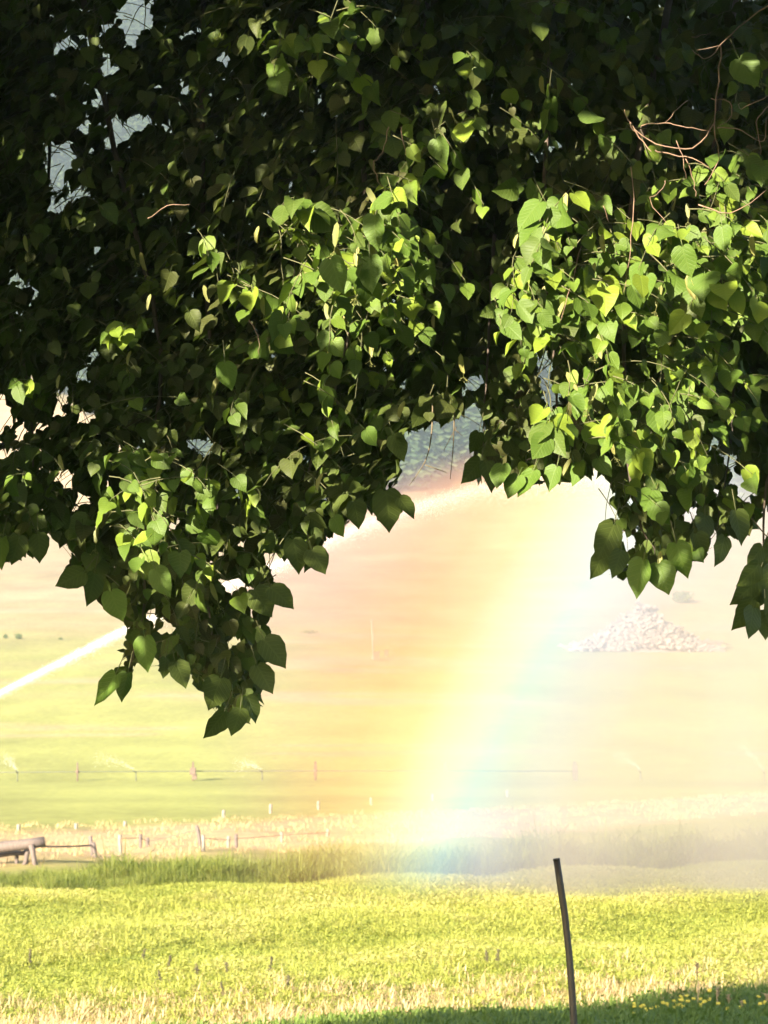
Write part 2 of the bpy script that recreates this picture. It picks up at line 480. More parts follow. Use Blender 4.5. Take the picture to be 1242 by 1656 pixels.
for k in range(2):       # the dry edge and the strip coloured as tree shade
    n = 6500
    x, y = frustum_points(n, 26, 42, seed=120 + k)
    dd = y - straw_line(x)
    keep = ((dd > -3.2 + RNG.normal(0, .4, n)) | (x * .768 - y * .64 < -17.8)) & (dd < 0.8 + RNG.normal(0, 0.9, n))
    x, y = x[keep], y[keep]
    s = RNG.uniform(0.5, 1.2, len(x))
    scatter('dry_grass', tuft_mesh('dry_tuft', M_STRAW, 26, (0.17, 0.25)[k], 0.006, 0.16, 0.9, [(0.0, 0.7), (0.3, 0.9)][k], seed=10 + k), put(x, y),
            RNG.uniform(0, 6.28, len(x)), np.stack([s, s, s], 1), label='dry straw coloured grass along the near edge of the meadow', cat='grass')
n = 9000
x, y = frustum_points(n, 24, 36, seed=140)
keep = (y - straw_line(x) < -2.2 + RNG.normal(0, .35, n)) & (x * .768 - y * .64 > -17.9)  # darker tufts kept inside the tree's cast shadow
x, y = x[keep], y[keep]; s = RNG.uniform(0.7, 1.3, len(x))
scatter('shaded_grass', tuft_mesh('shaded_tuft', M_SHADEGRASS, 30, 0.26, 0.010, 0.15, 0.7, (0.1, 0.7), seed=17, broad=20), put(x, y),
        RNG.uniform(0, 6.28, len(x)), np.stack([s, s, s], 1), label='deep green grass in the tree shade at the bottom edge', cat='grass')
for k in range(2):       # tall weeds along the ditch
    n = 5200
    x = RNG.uniform(-14, 16, n)
    y = weed_line(x) + np.clip(RNG.normal(0, 1.1, n), -2.2, 2.6)
    s = RNG.uniform(0.4, 1.0, n) * (0.15 + 1.35 * fbm(x / .9, y / 1.5, 61)) * np.where(RNG.random(n) < .04, 1.5, 1) * np.clip(0.55 + 0.05 * (x + 8), .68, 1.1)
    scatter('ditch_weeds', tuft_mesh('weed_tuft', M_WEED, 26, (0.78, 0.62)[k], 0.010, 0.26, 1.1, [(0.05, 0.55), (0.4, 1.0)][k], seed=30 + k, broad=50), put(x, y),
            RNG.uniform(0, 6.28, n), np.stack([s, s, s], 1), label='tall green weeds along the ditch behind the meadow', cat='weeds')
n = 2200                 # sparse dry grass by the track
x = RNG.uniform(-22, 26, n); y = track_line(x) + RNG.uniform(-13, 11, n)
s = RNG.uniform(0.3, 1.0, n)
scatter('trackside_grass', tuft_mesh('track_tuft', M_STRAW, 14, 0.22, 0.010, 0.3, 1.0, (0.5, 0.9), seed=44), put(x, y),
        RNG.uniform(0, 6.28, n), np.stack([s, s, s], 1), label='sparse dry grass beside the farm track', cat='grass')


# ------------------------------------------------------------------ wood on the mountain
def conifer_mesh(seed):
    rn = random.Random(seed); V = []; F = []; T = []
    for i in range(170):
        t = rn.random() ** 0.8; z = 1.2 + t * 9.5; r = (1 - t) * 2.4 * rn.uniform(0.5, 1.1) + 0.15
        a = rn.uniform(0, 6.283)
        c = Vector((math.cos(a) * r * .6, math.sin(a) * r * .6, z)); o = Vector((math.cos(a), math.sin(a), -0.35)) * (r * .6 + .4)
        sd = Vector((-math.sin(a), math.cos(a), 0)) * rn.uniform(.3, .7)
        st = len(V); V += [c - sd * .5, c + o - sd, c + o * 1.25 + Vector((0, 0, -.2)), c + o + sd]; F.append((st, st + 1, st + 2, st + 3)); T += [rn.random()] * 4
    return mesh_np('conifer', np.array([tuple(v) for v in V]), np.array(F), M_CONIFER, attr={'tint': ('FLOAT', T)}, smooth=False)


for k in range(2):
    n = 4200
    y = RNG.uniform(500, 830, n); x = (RNG.random(n) * 2 - 1) * (0.148 * y * 1.25)
    left_field = np.clip(-x - 35, 0, 60)
    keep = (y > 520 + left_field * 1.2 + (fbm(x / 40, y / 40, 5) - .5) * 40)
    dn = fbm(x / 25, y / 45, 77); keep &= dn > 0.36
    x, y = x[keep], y[keep]; s = RNG.uniform(0.6, 1.5, len(x))
    scatter('mountain_wood', conifer_mesh(k), put(x, y), RNG.uniform(0, 6.28, len(x)), np.stack([s * 1.1, s * 1.1, s], 1),
            label='dark wood covering the hazy mountainside', cat='wood')


# ------------------------------------------------------------------ big linden tree: trunk off to the left, low boughs hanging across the view
POLY = [(-260, -260), (1500, -260), (1500, 930), (1242, 822), (1226, 850), (1204, 878), (1185, 862), (1165, 905), (1150, 890), (1138, 905), (1108, 915), (1080, 935), (1045, 940),
        (1022, 930), (1004, 935), (985, 915), (965, 915), (975, 850), (1000, 838), (990, 790), (975, 768), (930, 778), (890, 785), (850, 790), (818, 788), (800, 770), (775, 785),
        (752, 770), (768, 720), (782, 690), (776, 650), (755, 662), (730, 690), (700, 690), (668, 700), (640, 712), (650, 750), (640, 790), (655, 830), (635, 850), (610, 835), (585, 822),
        (555, 860), (530, 872), (518, 905), (495, 920), (470, 915), (436, 892), (426, 915), (440, 940), (462, 965), (440, 985), (424, 1005), (440, 1035), (450, 1060), (424, 1075), (434, 1105),
        (410, 1150), (385, 1178), (350, 1170), (338, 1130), (308, 1090), (265, 1085), (236, 1060), (205, 1105), (172, 1115), (196, 1075), (206, 1010), (170, 975), (140, 950), (100, 935), (118, 890),
        (80, 870), (62, 895), (35, 905), (0, 915), (-260, 930), (-260, 700), (-10, 708), (14, 690), (22, 660), (2, 640), (-60, 600), (-260, 560)]
HOLES = [(222, 22, 24, 34), (212, 60, 9, 22), (92, 262, 13, 38), (110, 245, 5, 20), (190, 207, 20, 9), (222, 203, 16, 8), (186, 232, 14, 7), (265, 201, 12, 4), (140, 207, 9, 6),
         (178, 115, 9, 12), (108, 70, 8, 8), (172, 43, 9, 5), (303, 62, 6, 6), (303, 143, 7, 6), (258, 144, 6, 5), (366, 98, 9, 6), (160, 160, 6, 12), (128, 315, 10, 6), (90, 335, 10, 7),
         (30, 447, 8, 5), (52, 473, 5, 4), (30, 532, 5, 4), (155, 577, 7, 10), (135, 608, 8, 7), (106, 636, 6, 5), (140, 676, 10, 8), (98, 662, 9, 14), (322, 722, 18, 7), (108, 778, 15, 8),
         (134, 810, 8, 10), (70, 872, 10, 5), (372, 945, 14, 10), (246, 994, 10, 6), (270, 1020, 7, 9), (410, 975, 6, 12), (378, 1040, 8, 6), (770, 620, 12, 12), (880, 600, 9, 26), (890, 640, 12, 10),
         (700, 690, 8, 8), (735, 690, 10, 10), (560, 725, 4, 4), (1180, 745, 10, 12), (1193, 782, 8, 8), (1155, 798, 8, 5), (1115, 830, 6, 18), (1020, 815, 5, 5), (1150, 720, 4, 4), (1208, 805, 5, 4),
         (278, 855, 4, 4), (362, 900, 8, 4), (390, 880, 5, 10), (1000, 870, 8, 5), (1020, 880, 4, 14), (38, 700, 12, 6), (10, 735, 16, 5), (1150, 870, 5, 16), (245, 1070, 6, 12)]
# clumps given sunlit tints and a cleared path to the sun: pixel, radii, distance, how crowded
LIT = [(590, 385, 75, 80, 8.5, 1.0), (500, 395, 70, 60, 8.7, .9), (440, 430, 60, 50, 8.8, .7), (545, 470, 80, 55, 8.6, .9), (650, 250, 55, 60, 8.4, .5), (710, 225, 40, 35, 8.3, .45),
       (300, 470, 100, 45, 9.0, .35), (230, 560, 55, 35, 8.8, .45), (360, 610, 45, 35, 8.8, .35), (490, 620, 60, 45, 8.8, .7), (580, 530, 60, 45, 8.8, .5), (420, 345, 70, 35, 9.0, .5),
       (210, 830, 60, 60, 8.6, .8), (240, 760, 60, 50, 8.6, .7), (250, 920, 55, 45, 8.6, .6), (320, 760, 40, 40, 8.8, .25), (50, 790, 60, 50, 9.0, .4), (170, 1100, 25, 25, 8.7, .4),
       (390, 1125, 25, 20, 8.7, .25), (500, 40, 60, 60, 8.6, .45), (460, 105, 60, 40, 8.6, .4), (380, 30, 70, 35, 8.9, .4), (700, 90, 70, 50, 8.8, .3), (950, 30, 30, 30, 8.6, .4), (860, 30, 40, 40, 8.7, .3), (800, 130, 60, 45, 9.0, .25),
       (890, 345, 60, 55, 8.3, 1.0), (870, 460, 80, 45, 8.3, 1.0), (1000, 430, 90, 70, 8.3, 1.0), (1100, 400, 80, 70, 8.2, 1.0), (1180, 380, 60, 90, 8.2, .9), (1150, 280, 60, 40, 8.2, .8),
       (1020, 250, 60, 25, 8.5, .7), (930, 540, 90, 50, 8.4, .9), (820, 520, 60, 45, 8.5, .7), (1040, 540, 90, 50, 8.4, .8), (1190, 500, 55, 70, 8.4, .7), (940, 640, 90, 45, 8.4, .9),
       (1060, 640, 100, 50, 8.4, .8), (900, 745, 90, 30, 8.5, .8), (1020, 725, 80, 40, 8.5, .6), (1140, 620, 60, 60, 8.5, .5), (1100, 735, 50, 40, 8.7, .3), (1020, 800, 30, 45, 8.6, .35), (1085, 905, 35, 30, 8.6, .4),
       (1205, 115, 40, 40, 8.3, .6), (900, 140, 60, 30, 8.8, .25), (30, 640, 40, 40, 9.0, .2), (330, 400, 80, 40, 8.9, .35), (400, 700, 70, 50, 8.8, .3), (140, 740, 60, 50, 8.9, .3), (120, 690, 50, 40, 8.9, .3), (620, 320, 45, 25, 8.4, .8)]


def inside(pts, poly):
    x, y = pts[:, 0], pts[:, 1]
    r = np.zeros(len(x), dtype=bool)
    j = len(poly) - 1
    for i in range(len(poly)):
        xi, yi = poly[i]; xj, yj = poly[j]
        c = ((yi > y) != (yj > y)) & (x < (xj - xi) * (y - yi) / ((yj - yi) or 1e-9) + xi)
        r ^= c; j = i
    return r


def in_holes(pts, grow=0.0):
    r = np.zeros(len(pts), dtype=bool)
    for (cx, cy, a, b) in HOLES:
        r |= ((pts[:, 0] - cx) / (a + grow)) ** 2 + ((pts[:, 1] - cy) / (b + grow)) ** 2 < 1
    return r


def leaf_shape(seed, detail=True, calm=1.0):
    """heart-shaped toothed leaf of length 1 along +Y, face +Z, base at the origin, folded along its midrib and curled"""
    rn = random.Random(seed)
    fold = rn.uniform(0.0, 0.75); curl = rn.uniform(-0.3, 1.0); skew = rn.uniform(-0.14, 0.14); wide = rn.uniform(0.36, 0.52); twist = rn.uniform(-.8, .8)
    fold *= calm; curl *= calm; twist *= calm
    if detail:
        prof = [(0.10, -0.09), (0.26, -0.075), (0.385, 0.02), (0.455, 0.15), (0.475, 0.28), (0.45, 0.42), (0.385, 0.56), (0.29, 0.69), (0.18, 0.81), (0.08, 0.90)]
    else:
        prof = [(0.25, -0.07), (0.46, 0.2), (0.36, 0.58), (0.08, 0.88)]
    sc = wide / 0.475
    mid = [(0, 0.0)] + [(0, max(0.02, p[1] * 0.97 + 0.05)) for p in prof[2:]] + [(0, 1.0)] if detail else [(0, 0.0), (0, 0.3), (0, 0.62), (0, 1.0)]
    def lift(u, v, w=0.0):
        z = abs(u) * fold - curl * v * v * 0.5 + 0.03 * math.sin(v * 9 + seed) * (abs(u) * 3) + w
        tw = twist * v
        return (u * math.cos(tw) + skew * v, v * (1 - 0.12 * abs(curl)), z + u * math.sin(tw))
    V = [lift(*p) for p in mid]; UV = [p for p in mid]; F = []
    nm = len(mid)
    for sgn in (-1, 1):
        st = len(V)
        for i, (u, v) in enumerate(prof):
            k = 1.0 + (0.035 if i % 2 else -0.02) * (1 if detail else 0)
            V.append(lift(sgn * u * sc * k, v)); UV.append((sgn * u * sc, v))
        n = len(prof)
        if detail:
            def T(a, b, c): F.append((a, b, c) if sgn > 0 else (a, c, b))
            T(0, st, st + 1); T(0, st + 1, st + 2)
            for i in range(2, n):
                mi = i - 1
                T(mi - 1, st + i, mi) if False else None
                if i < n - 0:
                    a, b = mi - 1 if mi - 1 >= 0 else 0, mi
                    F.append((a, st + i, b) if sgn > 0 else (a, b, st + i))
                    if i + 1 < n:
                        F.append((b, st + i, st + i + 1) if sgn > 0 else (b, st + i + 1, st + i))
            F.append((nm - 2, st + n - 1, nm - 1) if sgn > 0 else (nm - 2, nm - 1, st + n - 1))
        else:
            seq = [(0, st, st + 1), (0, st + 1, 1), (1, st + 1, st + 2), (1, st + 2, 2), (2, st + 2, st + 3), (2, st + 3, 3)]
            for a, b, c in seq: F.append((a, b, c) if sgn > 0 else (a, c, b))
    F = [f for f in F if len(set(f)) == 3]
    # petiole
    st = len(V)
    V += [(-0.012, 0, 0), (0.012, 0, 0), (0.006, -0.38, 0.06), (-0.006, -0.38, 0.06)]; UV += [(0.3, 0.1)] * 4
    F += [(st, st + 1, st + 2), (st, st + 2, st + 3)]
    return np.array(V), np.array(F), np.array(UV)


SHAPES = [leaf_shape(i, True, .35 if i < 5 else 1.0) for i in range(16)]
LOWSH = [leaf_shape(i, False) for i in range(6)]


def frames(L, Nn):
    """orthonormal frames: columns X, Y = leaf axis, Z = face"""
    Y = L / np.linalg.norm(L, axis=1, keepdims=True)
    Z = Nn - (Nn * Y).sum(1, keepdims=True) * Y
    Z /= np.linalg.norm(Z, axis=1, keepdims=True) + 1e-9
    X = np.cross(Y, Z)
    return np.stack([X, Y, Z], 2)


class Leaves:
    def __init__(s): s.p, s.l, s.n, s.s, s.t = [], [], [], [], []
    def add(s, p, l, n, size, tint):
        s.p.append(tuple(p)); s.l.append(tuple(l)); s.n.append(tuple(n)); s.s.append(size); s.t.append(tint)
    def arrays(s): return [np.array(a, dtype=float) for a in (s.p, s.l, s.n, s.s, s.t)]


def join_leaves(name, arr, shapes, mat, parent):
    P, L, Nn, S, T = arr
    Fm = frames(L, Nn)
    which = np.random.default_rng(5).integers(0, len(shapes), len(P))
    Vs, Fs, UVs, Ts = [], [], [], []; off = 0
    for k, (V, F, UV) in enumerate(shapes):
        i = np.where(which == k)[0]
        if not len(i): continue
        W = np.einsum('nij,vj->nvi', Fm[i], V) * S[i][:, None, None] + P[i][:, None, :]
        nv = len(V)
        Fa = F[None] + (np.arange(len(i)) * nv)[:, None, None] + off
        Vs.append(W.reshape(-1, 3)); Fs.append(Fa.reshape(-1, 3)); UVs.append(np.tile(UV, (len(i), 1))); Ts.append(np.repeat(T[i], nv)); off += len(i) * nv
    me = mesh_np(name, np.concatenate(Vs), np.concatenate(Fs), mat, attr={'tint': ('FLOAT', np.concatenate(Ts))}, uv=np.concatenate(UVs))
    o = part(name, me, parent)
    o['kind'] = 'stuff'
    return o


def smooth(pts, n=4):
    """Catmull-Rom curve through points"""
    P = [pts[0]] + list(pts) + [pts[-1]]; out = []
    for i in range(1, len(P) - 2):
        for k in range(n):
            t = k / n
            out.append(0.5 * ((2 * P[i]) + (P[i + 1] - P[i - 1]) * t + (2 * P[i - 1] - 5 * P[i] + 4 * P[i + 1] - P[i + 2]) * t * t + (3 * P[i] - P[i - 1] - 3 * P[i + 1] + P[i + 2]) * t ** 3))
    return out + [pts[-1]]


def rnd_unit(rn):
    while True:
        v = Vector((rn.uniform(-1, 1), rn.uniform(-1, 1), rn.uniform(-1, 1)))
        if 0.1 < v.length < 1: return v.normalized()


TRUNK = Vector((-6.0, 11.0, gz(-6.0, 11.0)))
tree = empty('linden_tree', TRUNK)
tag(tree, 'large leafy linden tree whose low boughs hang across the top of the view', 'tree')
SUNV = np.array(SUN_DIR)
M_STALK = simple('leaf_stalk', (0.04, 0.045, 0.015), (0.09, 0.09, 0.035), 30)
twigs_dark = MB(); twigs_fine = MB()


def spray(rn, root, out, length, store, size, lit, sunface, nleaf=None, tw=None):
    """a drooping twig with alternate leaves"""
    p = Vector(root); d = Vector(out).normalized(); pts = [p.copy()]
    nl = nleaf or rn.randint(6, 10); step = length / nl
    for i in range(nl):
        d = (d + Vector((rn.uniform(-.12, .12), rn.uniform(-.12, .12), -0.13))).normalized()
        p = p + d * step; pts.append(p.copy())
        sgn = 1 if i % 2 else -1
        side = d.cross(Vector((0, 0, 1)))
        if side.length < 0.2: side = Vector((1, 0, 0))
        side.normalize()
        ax = (d * rn.uniform(0.3, 0.9) + side * sgn * rn.uniform(0.35, 0.9) + Vector((rn.uniform(-.25, .25), rn.uniform(-.35, .15), -rn.uniform(0.35, 1.1)))).normalized()
        nb = Vector((-0.30, -0.55, 0.62)) if sunface else Vector((-0.1, -0.35, 0.75))
        nn = (nb + rnd_unit(rn) * rn.uniform(0.3, 1.15)).normalized()
        if root[0] < 0.1 and root[2] > 2.5 and rn.random() < (.15 if sunface and lit else .6):       # leaves lie like shingles, swept to the lower left
            ax = Vector((-.75 + rn.uniform(-.25, .3), rn.uniform(-.45, .35), -.45 + rn.uniform(-.3, .2))).normalized()
            nn = (Vector((-.5, -.30, .85)) + rnd_unit(rn) * .4).normalized()
        sz = size * rn.uniform(0.62, 1.15) * (0.8 + 0.35 * math.sin(math.pi * (i + 1) / (nl + 1)))
        t = min(.9, max(0, rn.gauss(0.71 if lit else 0.26, 0.14)))  # sun and shade put into the tint: lit sprays brighter, others darker
        store.add(p + ax * 0.3 * sz, ax, nn, sz, t)
    if tw is not None and inside(proj(np.array([tuple(q) for q in pts[-2:]]))[0] + (0, 14), POLY).all(): tw.tube(pts, [0.0022 * (1 - 0.6 * i / len(pts)) for i in range(len(pts))], 4, False)


rn = random.Random(21)
front, mid, back, bracts = Leaves(), Leaves(), Leaves(), Leaves()
# sunlit clumps
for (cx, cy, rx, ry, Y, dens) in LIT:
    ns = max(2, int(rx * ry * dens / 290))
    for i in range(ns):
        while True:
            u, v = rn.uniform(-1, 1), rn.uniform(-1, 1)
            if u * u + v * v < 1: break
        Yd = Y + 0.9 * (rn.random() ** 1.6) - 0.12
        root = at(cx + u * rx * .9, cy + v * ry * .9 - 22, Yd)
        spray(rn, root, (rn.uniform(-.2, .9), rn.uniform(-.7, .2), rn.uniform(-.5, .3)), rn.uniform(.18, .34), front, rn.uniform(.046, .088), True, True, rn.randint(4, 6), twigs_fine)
        if rn.random() < .2:
            q = at(cx + u * rx, cy + v * ry, Yd - .05)
            bracts.add(q, (rn.uniform(-.6, .6), rn.uniform(-.3, .3), -1), (-0.4, -0.7, rn.uniform(-.1, .6)), rn.uniform(.055, .085), rn.random())
# middle layer
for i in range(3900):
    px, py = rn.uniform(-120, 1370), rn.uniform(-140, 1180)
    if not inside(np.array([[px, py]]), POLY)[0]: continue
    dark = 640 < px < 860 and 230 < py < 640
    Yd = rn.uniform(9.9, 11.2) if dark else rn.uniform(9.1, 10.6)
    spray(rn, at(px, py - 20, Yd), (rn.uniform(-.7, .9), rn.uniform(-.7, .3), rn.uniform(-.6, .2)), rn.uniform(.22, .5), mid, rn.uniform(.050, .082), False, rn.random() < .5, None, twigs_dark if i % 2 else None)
# back layer, the closed inside of the crown
for i in range(15000):
    px, py = rn.uniform(-160, 1400), rn.uniform(-160, 1170)
    p = at(px, py, rn.uniform(10.4, 13.2))
    ax = (Vector((rn.uniform(-1, 1), rn.uniform(-1, 1), rn.uniform(-1.4, .1)))).normalized()
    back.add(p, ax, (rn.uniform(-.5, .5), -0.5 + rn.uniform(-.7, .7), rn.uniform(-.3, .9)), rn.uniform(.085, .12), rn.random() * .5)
for i in range(130):
    px, py = rn.uniform(0, 1242), rn.uniform(300, 1120)
    if inside(np.array([[px, py]]), POLY)[0]:
        bracts.add(at(px, py, rn.uniform(8.8, 9.6)), (rn.uniform(-.5, .5), rn.uniform(-.3, .3), -1), (-0.4, -0.7, rn.uniform(-.3, .6)), rn.uniform(.05, .08), rn.random())


def clip_leaves(store, tipk=0.85, grow=0.0):
    """leave out leaves that would hang outside the crown's lower edge or close its openings"""
    P, L, Nn, S, T = store.arrays()
    Ln = L / np.linalg.norm(L, axis=1, keepdims=True)
    a, _ = proj(P + Ln * (S * 0.45)[:, None]); b, _ = proj(P + Ln * (S * tipk)[:, None]); c, _ = proj(P)
    k = inside(a, POLY) & inside(b, POLY) & inside(c, POLY) & ~in_holes(a, 5 + grow) & ~in_holes(b, 3) & ~in_holes(c, 3)
    # sides
    X = np.cross(Ln, Nn / np.linalg.norm(Nn, axis=1, keepdims=True))
    for sg in (-1, 1):
        e, _ = proj(P + Ln * (S * 0.35)[:, None] + X * (sg * 0.4 * S)[:, None])
        k &= ~in_holes(e, 2) & inside(e, POLY)
    return [v[k] for v in (P, L, Nn, S, T)]


FR, MI, BA = clip_leaves(front), clip_leaves(mid), clip_leaves(back, grow=2)

# fringe leaves read one by one along the lower edge: base pixel, tip pixel, width, distance, sunlit
FRINGE = [(362, 1152, 330, 1198, .9, 8.9, 0), (388, 1148, 379, 1194, .8, 8.8, 0), (400, 1128, 414, 1173, .8, 8.9, 0), (356, 1098, 336, 1150, .8, 9.0, 0), (416, 1078, 440, 1124, .8, 8.9, 0),
          (428, 1036, 464, 1082, 1., 8.8, 0), (424, 1040, 416, 1012, .6, 8.9, 0), (440, 952, 474, 990, 1., 8.8, 0), (412, 955, 440, 1000, 1., 8.9, 0), (186, 1092, 152, 1142, .8, 8.7, 1), (206, 1090, 192, 1136, .7, 8.8, 1),
          (134, 926, 91, 954, .7, 8.7, 0), (152, 930, 138, 982, .45, 8.8, 0), (180, 958, 196, 1008, .8, 8.7, 1), (268, 1066, 262, 1098, .8, 8.9, 0), (284, 1072, 302, 1114, .6, 8.9, 0), (234, 1032, 238, 1090, .6, 8.6, 1),
          (474, 874, 480, 932, 1.1, 8.8, 0), (505, 890, 526, 930, .9, 8.8, 0), (540, 838, 556, 870, .8, 8.8, 1), (572, 812, 582, 858, .9, 8.9, 0), (624, 796, 638, 862, 1.1, 8.8, 0), (646, 806, 669, 840, .7, 8.8, 0),
          (636, 706, 655, 748, .9, 9.0, 0), (690, 652, 664, 692, .9, 9.2, 0), (722, 640, 716, 694, .9, 9.3, 0), (776, 745, 751, 787, .9, 9.0, 0), (786, 750, 794, 797, .9, 8.9, 0), (774, 700, 760, 735, .8, 9.1, 0),
          (992, 850, 962, 908, 1.0, 8.6, 0), (978, 890, 956, 939, .8, 8.7, 0), (1004, 892, 996, 938, 1., 8.6, 0), (1040, 908, 1017, 967, .6, 8.4, 1), (1066, 912, 1079, 964, 1.1, 8.4, 1), (1094, 880, 1112, 937, 1.0, 8.4, 1),
          (1126, 864, 1141, 908, .9, 8.7, 0), (1172, 870, 1163, 920, .8, 8.7, 0), (1190, 828, 1200, 886, 1.0, 8.7, 0), (1140, 835, 1136, 880, 1.0, 8.8, 0), (1232, 886, 1206, 916, .9, 8.8, 0), (1225, 915, 1192, 950, .8, 8.8, 0),
          (1222, 940, 1186, 985, .9, 8.9, 0), (1215, 972, 1180, 1022, .9, 8.9, 0), (1218, 985, 1212, 1034, .6, 8.8, 0), (1238, 990, 1236, 1036, .8, 8.9, 0), (1250, 920, 1240, 980, 1.2, 9.0, 0), (1236, 938, 1222, 992, 1., 9.0, 0),
          (1256, 870, 1236, 935, 1.2, 9.0, 0), (1240, 900, 1220, 952, 1.1, 9.1, 0), (1256, 965, 1246, 1024, 1.1, 8.9, 0), (30, 868, 18, 916, .8, 8.9, 0), (62, 866, 70, 912, .7, 8.9, 0), (4, 872, -8, 922, .9, 8.9, 1),
          (838, 770, 818, 806, .5, 8.5, 1), (862, 762, 836, 806, .5, 8.5, 1), (900, 756, 884, 796, .6, 8.5, 1), (940, 752, 924, 788, .6, 8.5, 1), (968, 742, 984, 774, .8, 8.5, 1), (812, 752, 800, 790, .7, 8.5, 1), (252, 922, 276, 968, 1.1, 8.4, 1),
          (536, 420, 552, 478, 1.2, 8.2, 1), (598, 418, 602, 474, .9, 8.2, 1), (606, 350, 600, 408, 1.0, 8.2, 1), (364, 588, 372, 634, 1.1, 8.3, 1), (1168, 368, 1172, 410, 1.0, 8.0, 1), (706, 226, 720, 268, 1.2, 8.1, 1),
          (872, 328, 836, 374, 1.1, 8.0, 1), (888, 340, 902, 376, 1.2, 8.0, 1), (1196, 96, 1224, 142, 1.2, 8.1, 1), (1046, 446, 1040, 492, 1.1, 8.0, 1), (1104, 400, 1116, 452, .9, 8.0, 1), (632, 318, 594, 340, .9, 8.3, 1)]
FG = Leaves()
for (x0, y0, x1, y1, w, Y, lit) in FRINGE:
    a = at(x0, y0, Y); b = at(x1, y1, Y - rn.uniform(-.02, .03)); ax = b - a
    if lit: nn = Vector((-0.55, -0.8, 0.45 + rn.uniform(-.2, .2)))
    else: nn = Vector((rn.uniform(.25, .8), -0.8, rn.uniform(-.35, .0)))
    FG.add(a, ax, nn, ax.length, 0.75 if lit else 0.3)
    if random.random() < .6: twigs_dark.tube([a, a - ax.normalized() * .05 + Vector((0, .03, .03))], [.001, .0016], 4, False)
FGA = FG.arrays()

# the rest of the crown, out of the frame: leafy masses round the trunk, and leaves added overhead for shade
rg = np.random.default_rng(77)
n = 62000
u = rg.normal(size=(n, 3)); u /= np.linalg.norm(u, axis=1, keepdims=True)
rad = rg.uniform(0.55, 1.0, n)[:, None]
C0 = np.array([-6.2, 11.0, 5.2]); AX = np.array([5.2, 5.4, 4.6])
P1 = C0 + u * rad * AX
clump = fbm(P1[:, 0] / 1.1 + P1[:, 2], P1[:, 1] / 1.1 - P1[:, 2] * .7, 9, 3)
P1 = P1[clump > 0.40]
n2 = 120000                       # unseen leaves added over and before the visible part to shade it
P2 = np.stack([rg.uniform(-6.5, 3.2, n2), rg.uniform(4.6, 13.5, n2), rg.uniform(2.4, 7.0, n2)], 1)
P2 = P2[fbm(P2[:, 0] / .8 + P2[:, 2] * .8, P2[:, 1] / .8 - P2[:, 2] * .6, 19, 3) > 0.42]
Q = np.concatenate([P1, P2]); QS = np.concatenate([rg.uniform(.12, .19, len(P1)), rg.uniform(.08, .125, len(P2))])
px, f = proj(Q)
mg = 60 + FPX * 0.24 / np.maximum(f, .3)
vis = (px[:, 0] > -mg) & (px[:, 0] < 1242 + mg) & (px[:, 1] > -mg) & (px[:, 1] < 1656 + mg) & (Q[:, 1] > 0.2)
vis |= Q[:, 2] < ground_z(Q[:, 0], Q[:, 1]) + 1.9
Q, QS = Q[~vis], QS[~vis]
# openings cut along the sun's path so light reaches the bright sprays
block = np.zeros(len(Q), dtype=bool)
for (cx, cy, rx, ry, Y, dens) in LIT:
    if dens < .22: continue
    c = np.array(at(cx, cy, Y)); rr = (0.5 * (rx + ry)) / FPX * Y * (1.35 if dens > .6 else 0.8)
    w = Q - c; tt = w @ (-SUNV); dist = np.linalg.norm(w + tt[:, None] * SUNV, axis=1)
    block |= (tt > 0) & (dist < rr)
Q, QS = Q[~block], QS[~block]
nq = len(Q)
Lq = np.stack([rg.uniform(-.8, .8, nq), rg.uniform(-.8, .8, nq), rg.uniform(-1.3, 0, nq)], 1)
Nq = np.stack([rg.uniform(-.8, .5, nq), rg.uniform(-.9, .4, nq), rg.uniform(.1, 1, nq)], 1)
join_leaves('crown', [Q, Lq, Nq, QS, rg.uniform(0.2, .7, nq)], LOWSH, M_LEAF, tree)

# visible leaves: the largest in view are objects of their own, the rest one mass
ALL = [np.concatenate([FGA[i], FR[i], MI[i]]) for i in range(5)]
a, f = proj(ALL[0])
size_px = ALL[3] / f * FPX
onscreen = (a[:, 0] > 5) & (a[:, 0] < 1237) & (a[:, 1] > 5)
score = size_px + 6.0 * (9.4 - f); score[~onscreen] = -99
order = np.argsort(-score)
nf = len(FGA[0]); chosen = list(range(nf)); cs = set(chosen)
for i in order:
    if len(chosen) >= 300: break
    if int(i) not in cs: chosen.append(int(i)); cs.add(int(i))
Fm = frames(ALL[1], ALL[2])
lib = {}
for i in chosen:
    sh = i % 16 if i >= nf else i % 5; tb = min(4, int(ALL[4][i] * 5))
    if (sh, tb) not in lib:
        V, F, UV = SHAPES[sh]
        lib[(sh, tb)] = mesh_np('leaf', V, F, M_LEAF, attr={'tint': ('FLOAT', np.full(len(V), (tb + .5) / 5))}, uv=UV)
    o = link('leaf', lib[(sh, tb)], tree)
    mt = Matrix([[*(Fm[i][r] * ALL[3][i]), ALL[0][i][r]] for r in range(3)] + [[0, 0, 0, 1]])
    o.matrix_parent_inverse = Matrix.Translation(-TRUNK)
    o.matrix_basis = mt
keep = np.ones(len(ALL[0]), dtype=bool); keep[chosen] = False
join_leaves('foliage', [v[keep] for v in ALL], SHAPES, M_LEAF, tree)
join_leaves('inner_foliage', BA, LOWSH, M_LEAF, tree)
print('leaves', len(ALL[0]), 'back', len(BA[0]), 'crown', nq)

